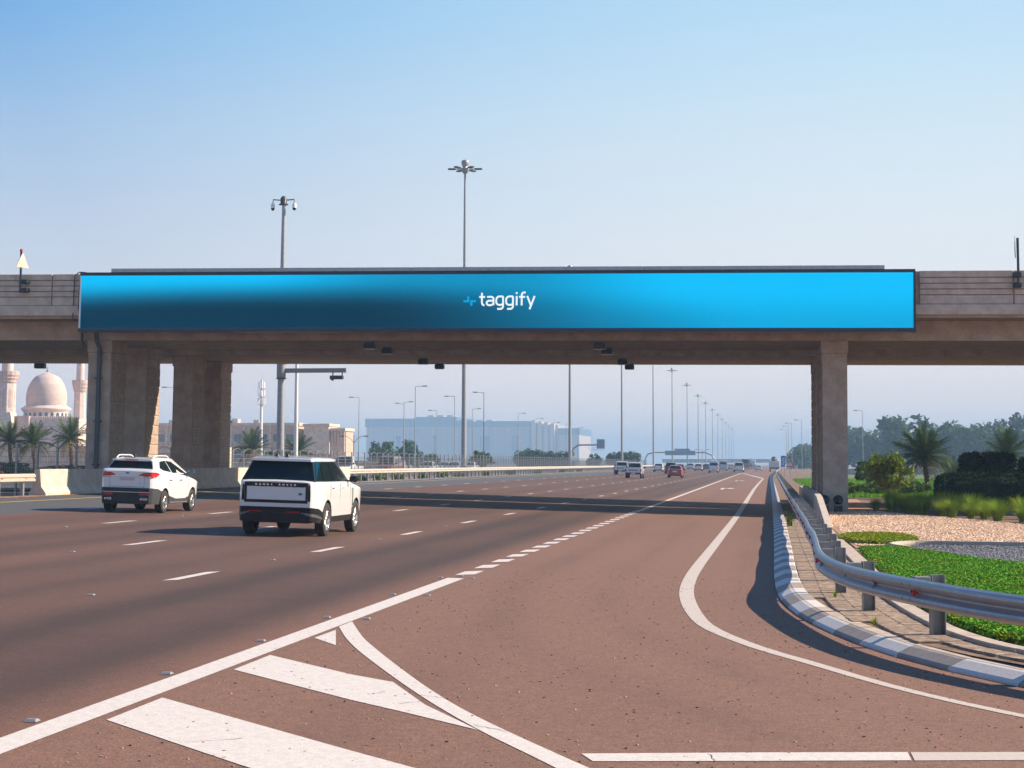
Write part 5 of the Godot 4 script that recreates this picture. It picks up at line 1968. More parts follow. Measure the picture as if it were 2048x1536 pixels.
	var spots := [[-47.4, -243.6, 1], [-64.2, -283.4, -1], [-64.8, -354.9, -1], [-48.4, -280.9, -1], [-56.1, -345.9, 1], [-41.4, -265.5, -1], [-51.7, -378.3, 1], [-53.2, -420.9, 1], [-54.1, -462.6, 1], [-52.9, -480.6, 1], [-54.7, -527.8, 1], [-81.1, -242.9, -1], [17.7, -345.2, -1], [7.8, -418.9, -1], [6.0, -453.2, -1], [5.6, -487.6, -1], [5.5, -535.0, -1]]
	var where := ["tallest thin street lamp before the mall's left part", "thin street lamp standing left of the hazy mall, near the peach building", "short faint street lamp before the hazy mall, left of the nearest high mast", "street lamp with left arm just left of the nearest high mast", "short street lamp immediately right of the nearest high mast", "taller street lamp with left arm right of the nearest high mast, before the dark tree", "street lamp before the mall's right part, first left of its white fins", "street lamp before the mall's white fins, left one", "street lamp before the mall's white fins, right one", "street lamp just left of the second high mast", "faint street lamp just right of the second high mast", "street lamp seen between the second and third left columns", "street lamp right of the right column, before the blue-green trees", "street lamp left of the right column, nearest of the cluster there", "street lamp left of the right column, second of the cluster", "street lamp left of the right column, third of the cluster", "street lamp left of the right column, leftmost and faintest of the cluster"]
	for i in spots.size():
		var o: Node3D = lamp if i == 0 else again(lamp, Vector3.ZERO)
		o.position = V(spots[i][0], 0.6 if spots[i][0] < 0 else 0.0, spots[i][1])
		o.rotation.y = 0.0 if spots[i][2] > 0 else PI
		o.set_meta("label", where[i])
	# double lamps
	var d := thing("double_street_lamp", "street lamp with two heads before the hazy mall, left of its corner", "street lamp", V(-61.8, 0.6, -307.6), "double-headed street lamps")
	s = Sh.new()
	s.tube(PackedVector3Array([V(0, 0, 0), V(0, 11.7, 0)]), 0.1, 0.06, 8)
	part("shaft", s, M.mast, d)
	for side in [-1.0, 1.0]:
		s = Sh.new()
		s.tube(PackedVector3Array([V(0, 11.5 + 0.12 * side, 0), V(0.9 * side, 11.7 + 0.12 * side, 0)]), 0.035, 0.03, 5)
		var ar := part("arm", s, M.mast, d)
		s = Sh.new()
		s.cut(V(1.2 * side, 11.7 + 0.12 * side, 0), V(0.75, 0.12, 0.26), 0.03)
		part("lamp_head", s, M.dark_metal, ar)
	var y := thing("branched_street_lamp", "low lamp post with two upswept arms right of the peach building", "street lamp", V(-59.6, 0.62, -260.0), "double-headed street lamps")
	s = Sh.new()
	s.tube(PackedVector3Array([V(0, 0, 0), V(0, 5.4, 0)]), 0.12, 0.07, 8)
	part("shaft", s, M.mast, y)
	for side in [-1.0, 1.0]:
		s = Sh.new()
		s.tube(PackedVector3Array([V(0, 4.2, 0), V(0.5 * side, 4.85, 0), V(1.1 * side, 5.2, 0), V(1.6 * side, 5.25, 0)]), 0.05, 0.04, 6)
		var ar := part("arm", s, M.mast, y)
		s = Sh.new()
		s.cut(V(1.8 * side, 5.2, 0), V(0.6, 0.16, 0.3), 0.04)
		part("lamp_head", s, M.dark_metal, ar)
	again(y, V(-21.9, 0.6, -620.0), "distant lamp post with two upswept arms at the wide gantry sign", 0.0, 1.15)

func street_lamp(h: float, n: int) -> Node3D:
	var o := thing("street_lamp", "thin street lamp", "street lamp", Vector3.ZERO, "single-arm street lamps")
	var s := Sh.new()
	s.tube(PackedVector3Array([V(0, 0, 0), V(0, h * 0.5, 0), V(0, h - 0.6, 0)]), 0.085, 0.045, 8)
	part("shaft", s, M.mast, o)
	s = Sh.new()
	s.tube(PackedVector3Array([V(0, h - 0.62, 0), V(0.5, h - 0.58, 0), V(1.0, h - 0.55, 0)]), 0.04, 0.035, 6)
	var a := part("arm", s, M.mast, o)
	s = Sh.new()
	s.cut(V(1.3, h - 0.55, 0), V(0.7, 0.13, 0.28), 0.03)
	part("lamp_head", s, M.dark_metal, a)
	return o

func windows_row(parent: Node3D, x0: float, x1: float, n: int, y0: float, y1: float, z: float, frame: Material) -> void:
	var w := (x1 - x0) / n
	for i in n:
		var cx := x0 + w * (i + 0.5)
		var s := Sh.new()
		s.cut(V(cx, (y0 + y1) * 0.5, z), V(w * 0.62, y1 - y0, 0.3), 0.04)
		var f := part("window", s, frame, parent)
		s = Sh.new()
		for k in 2:
			s.bar(cx - w * 0.28 + w * 0.285 * k, cx - w * 0.005 + w * 0.285 * k, y0 + 0.12, y1 - 0.12, z + 0.1, z + 0.165)
		part("pane", s, M.pane, f)

func build_background() -> void:
	# --- mosque
	var o := thing("mosque", "pinkish stone mosque with onion dome and two minarets behind the left columns", "mosque", V(-171.7, 0.62, -420.0))
	var s := Sh.new()
	s.bar(-7.2, 9.0, 0, 11.9, -12.0, 2.0)
	var wall := part("prayer_hall", s, M.mosque, o)
	s = Sh.new()
	s.bar(-7.4, -3.0, 0, 12.6, 2.0, 3.0)
	part("corner_block", s, M.mosque_band, o)
	for k in 30:
		s = Sh.new()
		s.bar(-7.1 + 0.55 * k, -6.75 + 0.55 * k, 11.9, 12.5, 1.6, 2.0)
		part("merlon", s, M.mosque, wall)
	for y in [8.2, 9.9]:
		s = Sh.new()
		s.bar(-3.0, 9.05, y, y + 0.25, 2.0, 2.15)
		part("string_course", s, M.mosque_band, wall)
	s = Sh.new()
	s.lathe([[5.3, 11.9], [5.3, 13.7], [5.45, 13.75], [5.9, 14.3], [5.9, 14.6], [5.2, 14.9], [5.05, 15.2]], 40, V(-2.0, 0, -5.0))
	var drum := part("drum", s, M.mosque, o)
	for k in 24:
		var b := Basis(Vector3.UP, TAU * (k + 0.5) / 24.0)
		s = Sh.new()
		var pts := PackedVector3Array()
		for p in [[-0.36, 12.4], [0.36, 12.4], [0.36, 13.1], [0.25, 13.38], [0.0, 13.5], [-0.25, 13.38], [-0.36, 13.1]]:
			pts.append(b * V(p[0], p[1], 5.33) + V(-2.0, 0, -5.0))
		s.fan(pts)
		part("arched_window", s, M.pane, drum)
	s = Sh.new()
	var prof := []
	for k in 17:
		var f := k / 16.0
		var r := 4.85 * sqrt(maxf(0.0, 1.0 - pow(maxf(0.0, f * 1.02 - 0.2) / 0.82, 2.0))) if f > 0.2 else lerpf(4.7, 4.85, f / 0.2)
		r = maxf(r, 0.0) if f < 0.93 else lerpf(1.5, 0.12, (f - 0.93) / 0.07)
		prof.append([r, 15.2 + 8.2 * f])
	s.lathe(prof, 40, V(-2.0, 0, -5.0))
	var dome := part("dome", s, M.mosque_dome, o)
	for k in 9:
		s = Sh.new()
		var i := k + 2
		s.lathe([[prof[i][0] + 0.04, prof[i][1] - 0.05], [prof[i][0] + 0.05, prof[i][1]], [prof[i][0] + 0.03, prof[i][1] + 0.05]], 40, V(-2.0, 0, -5.0))
		part("course", s, M.mosque, dome)
	s = Sh.new()
	s.lathe([[0.12, 23.3], [0.22, 23.7], [0.06, 24.0], [0.1, 24.3], [0.02, 24.6], [0.0, 25.6]], 8, V(-2.0, 0, -5.0))
	part("finial", s, M.dark_metal, dome)
	for side in 2:
		var mx: float = [-8.6, 2.9][side]
		var mn := Node3D.new()
		mn.name = "minaret"
		o.add_child(mn, true)
		mn.position = V(mx, 0, [3.0, -14.0][side])
		s = Sh.new()
		if side == 0:
			s.bar(-2.1, 2.3, 0, 11.0, -2.2, 2.2)
			s.grid([PackedVector3Array([V(-2.1, 11, 2.2), V(2.3, 11, 2.2), V(2.3, 11, -2.2), V(-2.1, 11, -2.2)]), PackedVector3Array([V(-1.7, 13.4, 1.8), V(1.7, 13.4, 1.8), V(1.7, 13.4, -1.8), V(-1.7, 13.4, -1.8)])], true, false)
		else:
			s.bar(-1.5, 1.5, 0, 12.0, -1.5, 1.5)
		part("shaft_base", s, M.mosque, mn)
		s = Sh.new()
		s.lathe([[2.05, 12.4], [2.05, 20.3]] if side == 0 else [[1.5, 11.5], [1.35, 19.0]], 8, Vector3.ZERO, Basis(Vector3.UP, PI / 8), false)
		part("shaft", s, M.mosque, mn)
		s = Sh.new()
		var yb := 20.2 if side == 0 else 18.8
		var k0 := 1.0 if side == 0 else 0.72
		s.lathe([[1.9 * k0, yb], [2.2 * k0, yb + 0.5], [2.2 * k0, yb + 0.8], [2.5 * k0, yb + 1.3], [2.5 * k0, yb + 1.6], [2.75 * k0, yb + 2.1], [2.75 * k0, yb + 3.0], [2.5 * k0, yb + 3.0], [2.5 * k0, yb + 2.3], [0.0, yb + 2.3]], 16, Vector3.ZERO, Basis(), false)
		part("balcony", s, M.mosque_band, mn)
		s = Sh.new()
		s.lathe([[1.35 * k0, yb + 2.3], [1.3 * k0, yb + 8.0], [1.7 * k0, yb + 8.5], [1.7 * k0, yb + 9.0], [1.1 * k0, yb + 9.1], [1.2 * k0, yb + 10.5], [0.6 * k0, yb + 12.0], [0.0, yb + 14.0]], 14)
		part("lantern", s, M.mosque, mn)
		if side == 0:
			for j in 8:
				var b := Basis(Vector3.UP, TAU * j / 8.0)
				s = Sh.new()
				s.box(b * V(0, 16.7, 1.88), V(0.5, 4.4, 0.12), b)
				part("slit_window", s, M.mosque_band, mn)
	# --- boundary wall and low block before the mosque
	s = Sh.new()
	s.bar(-78.0, -33.5 - 24.0, 0.4, 3.6, -192.0, -191.4)
	var bw := part("boundary_wall", s, M.cream, self)
	tag(bw, "cream boundary wall behind the palms at the left edge", "wall")
	var lw := part("low_wall", bar_shape(-112.0, -76.0, 0.4, 4.4, -250.0, -249.4), M.cream, self)
	tag(lw, "long cream wall seen between the left columns below the peach building", "wall")
	var mw := part("garden_wall", bar_shape(-84.0, -60.0, 0.4, 2.3, -300.0, -299.4), M.peach, self)
	tag(mw, "low tan wall behind the fence under the branched lamp", "wall")
	# --- peach building with a pillared wing
	o = thing("peach_building", "peach two-storey building with pale pavilion and pillared porch, behind the camera pole", "building", V(-120.0, 0.62, -450.0))
	s = Sh.new()
	s.bar(-36.0, 2.5, 0, 10.8, -14.0, 0.0)
	var main := part("wall", s, M.peach, o)
	s = Sh.new()
	s.bar(-36.3, 2.8, 10.8, 11.5, -14.3, 0.4)
	part("cornice", s, M.cream, o)
	windows_row(main, -35.0, 2.0, 11, 6.6, 8.8, 0.0, M.cream)
	windows_row(main, -35.0, 2.0, 11, 2.2, 4.4, 0.0, M.cream)
	for k in 12:
		s = Sh.new()
		s.bar(-35.4 + 3.37 * k, -34.9 + 3.37 * k, 0, 10.8, 0.02, 0.3)
		part("pilaster", s, M.cream, main)
	s = Sh.new()
	s.lathe([[3.4, 11.5], [3.4, 12.0], [3.0, 13.2], [2.0, 14.0], [0.0, 14.4]], 20, V(-20.0, 0, -7.0))
	part("roof_dome", s, M.mall_top, o)
	for k in 5:
		s = Sh.new()
		s.bar(-33.0 + 5.6 * k, -31.6 + 5.6 * k, 11.5, 12.4 + 0.3 * (k % 2), -8.0, -5.0)
		part("roof_unit", s, M.far_grey, o)
	s = Sh.new()
	s.bar(4.6, 10.9, 3.6, 10.6, -8.0, 2.5)
	var pav := part("pavilion", s, M.cream, o)
	s = Sh.new()
	s.bar(4.3, 11.2, 10.6, 11.2, -8.3, 2.9)
	part("cornice", s, M.cream, pav)
	s = Sh.new()
	s.bar(4.8, 10.7, 0, 3.6, -8.0, 0.4)
	part("pavilion_base", s, M.peach, pav)
	for k in 4:
		s = Sh.new()
		s.lathe([[0.3, 0.0], [0.27, 3.6]], 10, V(5.2 + 1.75 * k, 0, 2.0))
		part("pillar", s, M.cream, pav)
	s = Sh.new()
	s.bar(11.25, 14.8, 0, 9.4, -8.0, 0.0)
	var porch := part("porch_wall", s, M.peach, o)
	s = Sh.new()
	s.bar(11.2, 15.1, 9.4, 10.1, -8.2, 2.2)
	part("porch_roof", s, M.cream, porch)
	for k in 5:
		s = Sh.new()
		s.lathe([[0.26, 0.0], [0.24, 9.4]], 10, V(11.6 + 0.78 * k, 0, 1.7))
		part("pillar", s, M.cream, porch)
	s = Sh.new()
	s.bar(11.1, 15.3, 0, 0.8, 0.02, 2.8)
	part("steps", s, M.cream, porch)
	# --- hazy mall
	o = thing("shopping_mall", "huge hazy mall with dark blue roof band in the distance, centre left", "building", V(-520.0, -1.2, -2340.0))
	o.scale = Vector3.ONE * 2.6
	s = Sh.new()
	s.bar(0, 82.5, 0, 19.4, -60.0, 0.0)
	var mwall := part("wall", s, M.mall_wall, o)
	s = Sh.new()
	s.bar(-0.6, 25.0, 19.4, 23.6, -60.0, 0.5)
	part("roof_band", s, M.mall_top, o)
	s = Sh.new()
	s.bar(25.0, 46.0, 19.4, 24.4, -60.0, 0.3)
	part("roof_band", s, M.mall_top, o)
	s = Sh.new()
	s.bar(46.0, 83.0, 19.4, 22.2, -60.0, 0.5)
	part("roof_band", s, M.mall_top, o)
	for k in 7:
		s = Sh.new()
		s.bar(30.0 + 5.0 * k, 33.0 + 5.0 * k, 24.4 if k < 3 else 22.2, 25.4 if k < 3 else 23.0, -20.0, -6.0)
		part("roof_unit", s, M.far_grey, o)
	for k in 13:
		s = Sh.new()
		s.bar(2.0 + 6.3 * k, 2.5 + 6.3 * k, 0, 19.3, 0.02, 0.8)
		part("buttress", s, M.cream, mwall)
	for p in [[14.0, 17.5], [34.0, 36.0], [58.0, 62.5], [74.0, 78.0]]:
		s = Sh.new()
		s.bar(p[0], p[1], 4.0, 15.0, 0.02, 0.4)
		part("window_strip", s, M.pane, mwall)
	for k in 4:
		s = Sh.new()
		s.bar(84.0 + 3.1 * k, 86.0 + 3.1 * k, 0, 22.5 - 0.5 * k, -20.0, 3.0)
		part("fin", s, M.cream, o)
	s = Sh.new()
	s.bar(83.0, 96.5, 0, 20.5, -60.0, -3.0)
	part("tower_wall", s, M.mall_wall, o)
	s = Sh.new()
	s.bar(97.0, 107.5, 0, 15.5, -60.0, 0.0)
	part("side_wing", s, M.mall_wall, o)
	s = Sh.new()
	s.bar(96.8, 107.8, 15.5, 18.6, -60.0, 0.4)
	part("roof_band", s, M.mall_top, o)
	# --- gantries
	o = thing("cantilever_sign", "grey cantilever sign board on a bent arm beside the second high mast", "road sign", V(-35.3, 0.66, -330.0))
	s = Sh.new()
	s.tube(lift3([0, 0, 0, 0, 2.8, 0, 0.35, 3.9, 0, 1.2, 4.55, 0, 4.7, 4.6, 0]), 0.17, 0.15, 8)
	part("arm", s, M.mast, o)
	s = Sh.new()
	s.cut(V(5.35, 4.75, 0.2), V(1.45, 1.7, 0.12), 0.03)
	part("board", s, M.sign_back, o)
	s = Sh.new()
	s.bar(3.2, 6.0, 3.62, 3.68, 0.2, 0.3)
	for x in [3.25, 4.0, 4.6]:
		s.bar(x - 0.02, x + 0.02, 3.65, 4.6, 0.2, 0.26)
	part("catwalk", s, M.galv, o)
	o = thing("sign_gantry", "wide blue sign gantry arching over the far lanes", "road sign", V(-24.6, 0.66, -520.0))
	s = Sh.new()
	s.tube(lift3([-10, 0, 0, -10, 2.4, 0, -9.3, 3.8, 0, -7.6, 4.35, 0, 0, 4.35, 0, 7.0, 4.3, 0, 8.9, 3.6, 0, 9.8, 2.2, 0, 9.8, 0, 0]), 0.2, 0.2, 8)
	part("arch", s, M.mast, o)
	s = Sh.new()
	s.cut(V(0.0, 4.2, 0.3), V(8.6, 1.3, 0.15), 0.03)
	part("board", s, M.sign_back, o)
	s = Sh.new()
	s.cut(V(0.6, 5.15, 0.3), V(4.4, 0.55, 0.15), 0.03)
	part("upper_board", s, M.sign_back, o)
	# --- far overpass
	o = thing("far_overpass", "faint distant overpass crossing the highway at the horizon", "bridge", V(0, 0, -1050.0))
	s = Sh.new()
	s.bar(-60.0, 5.0, 2.3, 4.4, -6.0, 0.0)
	part("deck", s, M.far_grey, o)
	for x in [-55.0, -27.0, 3.0]:
		s = Sh.new()
		s.bar(x, x + 1.2, -0.5, 2.3, -5.0, -1.0)
		part("column", s, M.far_grey, o)
	# --- signs on the right verge
	o = thing("warning_sign", "red bordered triangular warning sign on the right verge", "road sign", V(2.8, 0.0, -230.0))
	s = Sh.new()
	s.tube(PackedVector3Array([V(0, 0, 0), V(0, 2.85, 0)]), 0.04, 0.04, 6)
	part("post", s, M.galv_dark, o)
	s = Sh.new()
	tri_plate(s, 0.47, 1.5, 0.05, 0.03)
	part("border", s, M.red, o)
	s = Sh.new()
	tri_plate(s, 0.3, 1.6, 0.085, 0.01)
	part("face", s, M.white, o)
	s = Sh.new()
	s.cut(V(0.0, 1.78, 0.1), V(0.07, 0.26, 0.01), 0.003)
	s.cut(V(0.06, 1.72, 0.1), V(0.1, 0.06, 0.012), 0.003)
	part("symbol", s, M.black, o)
	s = Sh.new()
	s.cut(V(0, 2.62, 0.05), V(0.32, 0.34, 0.03), 0.01)
	part("small_plate", s, M.sign_green, o)
	o = thing("blue_sign", "tall blue information sign left of the triangular warning sign", "road sign", V(2.2, 0.0, -262.0))
	s = Sh.new()
	for x in [-0.2, 0.2]:
		s.tube(PackedVector3Array([V(x, 0, 0), V(x, 3.0, 0)]), 0.03, 0.03, 5)
	part("post", s, M.galv_dark, o)
	s = Sh.new()
	s.cut(V(0, 2.2, 0.05), V(0.6, 1.55, 0.03), 0.01)
	part("plate", s, M.sign_blue, o)
	for k in 4:
		s = Sh.new()
		s.cut(V(0.05 * (k % 2), 1.8 + 0.27 * k, 0.07), V(0.3, 0.1, 0.01), 0.003)
		part("print", s, M.white, o)
	o = thing("small_red_sign", "small white and red sign low on the verge right of the warning triangle", "road sign", V(3.75, 0.0, -244.0))
	s = Sh.new()
	s.tube(PackedVector3Array([V(0, 0, 0), V(0, 1.3, 0)]), 0.03, 0.03, 5)
	part("post", s, M.galv_dark, o)
	s = Sh.new()
	s.cut(V(0, 1.35, 0.04), V(0.42, 0.5, 0.02), 0.008)
	part("plate", s, M.white, o)
	s = Sh.new()
	s.lathe([[0.1, 0.0], [0.17, 0.0], [0.17, 0.012], [0.1, 0.012]], 16, V(0, 1.38, 0.052), Basis(V(1, 0, 0), PI / 2), false)
	part("ring", s, M.red, o)
	# --- grey wall behind the garden
	var gw := part("grey_wall", bar_shape(8.0, 75.0, -0.4, 1.05, -300.6, -300.0), M.far_grey, self)
	tag(gw, "long low grey wall at the far side of the garden", "wall")

func bar_shape(x0: float, x1: float, y0: float, y1: float, z0: float, z1: float) -> Sh:
	var s := Sh.new()
	s.bar(x0, x1, y0, y1, z0, z1)
	return s

func tri_plate(s: Sh, half: float, y: float, z: float, d: float) -> void:
	var a := [V(-half, y, z), V(half, y, z), V(0, y + half * 1.74, z)]
	var b := []
	for p in a:
		b.append(p + V(0, 0, d))
	s.tri(b[0], b[1], b[2])
	s.tri(a[0], a[2], a[1])
	for k in 3:
		s.quad(a[k], a[(k + 1) % 3], b[(k + 1) % 3], b[k])

# a crown: many leaf faces gathered in uneven clumps
func crown(sd: int, size: Vector3, clumps: int, leaves: int, leaf: float, gap := 0.0) -> Sh:
	var r := RandomNumberGenerator.new()
	r.seed = sd
	var s := Sh.new()
	s.colored = true
	for k in clumps:
		var d := V(r.randfn(), r.randfn() * 0.8, r.randfn()).normalized() * pow(r.randf(), 0.45)
		if d.y < -0.55:
			d.y *= 0.5
		var at := d * size * 0.82
		var cr := r.randf_range(0.16, 0.34) * (size.x + size.y + size.z) / 3.0
		var tone := r.randf_range(0.7, 1.3)
		for i in leaves:
			var q := V(r.randfn(), r.randfn() * 0.8, r.randfn()).normalized() * pow(r.randf(), 0.4) * cr
			var p := at + q
			var b := Basis(V(r.randfn(), r.randfn(), r.randfn()).normalized(), r.randf() * TAU)
			var l := leaf * r.randf_range(0.6, 1.4)
			s.col = Color(r.randf_range(0.9, 1.15), 1.0, r.randf_range(0.85, 1.1)) * tone * r.randf_range(0.75, 1.2)
			s.tri(p + b * V(-l * 0.45, 0, 0), p + b * V(0, l * 0.1, l), p + b * V(l * 0.45, 0, 0))
			s.tri(p + b * V(-l * 0.45, 0, 0), p + b * V(l * 0.45, 0, 0), p + b * V(0, l * 0.1, -l))
	return s

func trunk_shape(sd: int, h: float, r0: float, spread: Vector3) -> Sh:
	var r := RandomNumberGenerator.new()
	r.seed = sd
	var s := Sh.new()
	s.tube(PackedVector3Array([V(0, -0.2, 0), V(r.randf_range(-0.05, 0.05) * h, h * 0.5, r.randf_range(-0.05, 0.05) * h), V(0, h, 0)]), r0, r0 * 0.7, 8)
	for k in 6:
		var g := TAU * k / 6.0 + r.randf()
		var e := V(cos(g) * spread.x * 0.7, h + spread.y * r.randf_range(0.2, 1.1), sin(g) * spread.z * 0.7)
		var st := V(0, h * r.randf_range(0.7, 1.0), 0)
		s.tube(PackedVector3Array([st, st.lerp(e, 0.5) + V(0, -0.1 * h, 0), e]), r0 * 0.45, r0 * 0.12, 5)
	return s

func make_tree(called: String, label: String, sd: int, h: float, size: Vector3, clumps: int, leaves: int, leaf: float, m: Material, group: String) -> Node3D:
	var o := thing(called, label, "tree", Vector3.ZERO, group)
	part("trunk", trunk_shape(sd, h, size.x * 0.07, size), M.trunk, o)
	part("crown", crown(sd + 1, size, clumps, leaves, leaf), m, o, Transform3D(Basis(), V(0, h + size.y * 0.55, 0)))
	return o

var frond_meshes := []
func make_palm(label: String, sd: int, h: float, reach: float, n: int, group: String) -> Node3D:
	var o := thing("date_palm", label, "palm tree", Vector3.ZERO, group)
	var r := RandomNumberGenerator.new()
	r.seed = sd
	if frond_meshes.is_empty():
		for v in 4:
			var s := Sh.new()
			s.colored = true
			var droop: float = [0.35, 0.8, 1.3, 0.15][v]
			var spine := PackedVector3Array()
			for k in 11:
				var f := k / 10.0
				spine.append(V(f - 0.12 * f * f * droop, 0.28 * f - droop * 0.55 * f * f, 0.0))
			s.tube(spine, 0.014, 0.004, 4, false)
			for k in 34:
				var f := 0.1 + 0.9 * k / 33.0
				var at := spine[mini(int(f * 10.0), 9)].lerp(spine[mini(int(f * 10.0) + 1, 10)], fmod(f * 10.0, 1.0) if f < 1.0 else 1.0)
				for side in [-1.0, 1.0]:
					var l := 0.26 * sin(PI * clampf(0.12 + f * 0.8, 0, 1)) * r.randf_range(0.8, 1.15)
					var tip := at + V(l * 0.55, -l * r.randf_range(0.05, 0.5), side * l)
					s.col = Color(1, 1, 1) * r.randf_range(0.7, 1.3)
					s.tri(at + V(-0.013, 0, 0), at + V(0.013, 0, 0), tip)
			frond_meshes.append(s.mesh())
	var s2 := Sh.new()
	var pts := PackedVector3Array()
	for k in 5:
		pts.append(V(0.03 * h * sin(k * 1.3), -0.2 + (h + 0.2) * k / 4.0, 0))
	s2.tube(pts, 0.075 * reach, 0.065 * reach, 9)
	var trunk := part("trunk", s2, M.palm_trunk, o)
	for k in int(h / 0.22):
		var s3 := Sh.new()
		var y := 0.1 + 0.22 * k
		s3.lathe([[0.071 * reach, y], [0.09 * reach, y + 0.12], [0.07 * reach, y + 0.13]], 7, V(0.03 * h * sin(4.0 * y / h * 1.3), 0, 0), Basis(Vector3.UP, k * 0.7), false)
		part("leaf_scar", s3, M.palm_trunk, trunk)
	for k in n:
		var f := float(k) / n
		var up := lerpf(1.25, -0.55, pow(f, 0.8)) + r.randf_range(-0.12, 0.12)
		var v := 3 if f < 0.2 else 0 if f < 0.45 else 1 if f < 0.75 else 2
		var b := Basis(Vector3.UP, k * 2.399 + r.randf_range(-0.2, 0.2)) * Basis(V(0, 0, 1), up) * Basis(V(1, 0, 0), r.randf_range(-0.5, 0.5))
		inst("frond", frond_meshes[v], M.frond if f < 0.86 else M.frond_dry, o, Transform3D(b.scaled(Vector3.ONE * reach * r.randf_range(0.85, 1.1)), V(0.03 * h * sin(5.2), h, 0)))
	return o

func build_plants() -> void:
	# --- right-hand garden
	make_palm("large date palm in the right-hand garden behind the yellow-green bushy tree", 71, 2.2, 2.0, 58, "date palms right").position = V(9.3, 0.05, -110.0)
	make_palm("date palm at the right edge behind the dark hedge", 72, 2.4, 2.0, 46, "date palms right").position = V(16.6, 0.05, -130.0)
	make_palm("pale young palm between the two larger right-hand palms", 73, 0.9, 1.7, 26, "date palms right").position = V(13.6, 0.05, -138.0)
	make_tree("bushy_tree", "yellow-green bushy small tree before the right-hand date palm", 81, 0.45, V(1.3, 1.5, 1.3), 60, 64, 0.12, M.leaf_yellow, "garden trees").position = V(6.15, 0.05, -95.0)
	make_tree("young_tree", "slim young tree left of the yellow-green bushy tree", 82, 0.8, V(1.0, 0.95, 1.0), 26, 46, 0.13, M.leaf_mid, "garden trees").position = V(6.45, 0.05, -120.0)
	# trees along the back of the garden: each its own crown
	var back := []
	for k in 5:
		var size: Vector3 = [V(4.6, 3.0, 3.6), V(4.2, 3.3, 3.8), V(3.8, 3.2, 3.4), V(4.8, 2.7, 4.0), V(3.2, 3.4, 3.0)][k]
		back.append(make_tree("background_tree", "tree", 90 + k * 3, 1.25, size * V(1, 1.15, 1), 56, 64, 0.38, M.leaf_far, "trees behind the garden"))
	var rows := [[12.0, -236.0, 0.92], [17.0, -230.0, 1.12], [21.6, -238.0, 1.06], [25.0, -228.0, 1.16], [29.2, -240.0, 1.02], [33.6, -232.0, 1.16], [37.5, -250.0, 1.25], [42.5, -244.0, 1.2], [4.6, -262.0, 0.62], [9.0, -282.0, 0.8], [14.5, -275.0, 1.05], [50.0, -262.0, 1.3], [31.0, -280.0, 1.25], [7.0, -330.0, 0.8]]
	var say := ["leftmost tall hazy tree right of the column, behind the street lamp", "hazy tree behind the garden, second from the column", "hazy tree directly behind the large date palm's crown", "hazy tree behind the garden, right of the large date palm", "hazy tree behind the garden, above the gap between the palms", "tall hazy tree rising behind the dark hedge's left end", "hazy tree behind the right-edge palm", "hazy tree at the far right edge of the view", "round blue-green tree just left of the column, behind the warning signs", "low hazy tree close behind the column's right edge", "hazy tree behind the slim young tree, in the second row", "hazy tree beyond the right edge of the view", "pale hazy tree in the second row behind the right-hand palms", "small faint tree behind the round one left of the column"]
	for i in rows.size():
		var o: Node3D = back[i] if i < 5 else again(back[(i * 2 + 1) % 5], Vector3.ZERO, "", i * 1.7)
		o.position = V(rows[i][0] * 2.4, -1.7, rows[i][1] * 2.4)
		o.scale = Vector3.ONE * rows[i][2] * 2.45
		o.rotation.y = i * 1.3
		o.set_meta("label", say[i])
	# clipped hedge and the taller flowering shrubs behind it
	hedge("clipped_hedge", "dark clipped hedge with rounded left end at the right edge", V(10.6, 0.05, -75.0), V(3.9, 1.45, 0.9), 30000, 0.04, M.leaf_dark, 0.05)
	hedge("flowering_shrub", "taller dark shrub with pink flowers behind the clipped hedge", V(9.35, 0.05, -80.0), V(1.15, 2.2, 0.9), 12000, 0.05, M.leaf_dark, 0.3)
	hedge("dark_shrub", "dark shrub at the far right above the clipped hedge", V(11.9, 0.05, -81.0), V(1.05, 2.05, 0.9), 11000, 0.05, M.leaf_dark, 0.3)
	# fountain grass clumps: one tuft of arching blades, copied
	var tufts := []
	for v in 4:
		var g := thing("fountain_grass", "clump", "ornamental grass", Vector3.ZERO, "fountain grass along the gravel")
		part("blades", grass_tuft(300 + v, 520, 0.95), M.blade, g)
		part("dry_blades", grass_tuft(320 + v, 160, 0.55), M.blade_dry, g)
		tufts.append(g)
	var made := 0
	for row in 4:
		var cnt: int = [15, 13, 11, 9][row]
		for j in cnt:
			var f := (j + 0.5 + rng.randf_range(-0.25, 0.25)) / cnt
			var ex := pick([[0.0, 4.1], [0.3, 5.2], [0.65, 7.0], [1.0, 8.9]], f) + 0.35 * row + rng.randf_range(-0.2, 0.2)
			var ez := -pick([[0.0, 72.0], [0.3, 66.8], [0.65, 60.4], [1.0, 54.0]], f) - 2.3 * row + rng.randf_range(-0.5, 0.5)
			if row == 3 and f > 0.7:
				continue
			var o: Node3D = tufts[made] if made < 4 else again(tufts[(made * 7 + row) % 4], Vector3.ZERO)
			o.position = V(ex, 0.08, ez)
			o.rotation.y = made * 2.1
			o.scale = V(1, rng.randf_range(0.8, 1.05), 1) * (rng.randf_range(0.8, 1.1) * (0.85 if row == 0 else 1.0))
			o.set_meta("label", "fountain grass clump, %s from the column in the %s row from the gravel" % [ORDINAL[j], ["front", "second", "third", "back"][row]])
			made += 1
	# low plants on the strip before the far lawn
	var low := make_low("low_shrub", "low shrub", 401, 0.55, M.leaf_mid, "low shrubs in the garden")
	var ls := [[4.3, -104.0, 1.0, "olive"], [5.1, -107.0, 1.1, ""], [5.9, -103.5, 1.0, ""], [7.6, -104.0, 1.2, ""], [8.6, -106.0, 1.2, ""], [10.2, -104.0, 1.0, ""], [11.2, -108.0, 1.3, ""]]
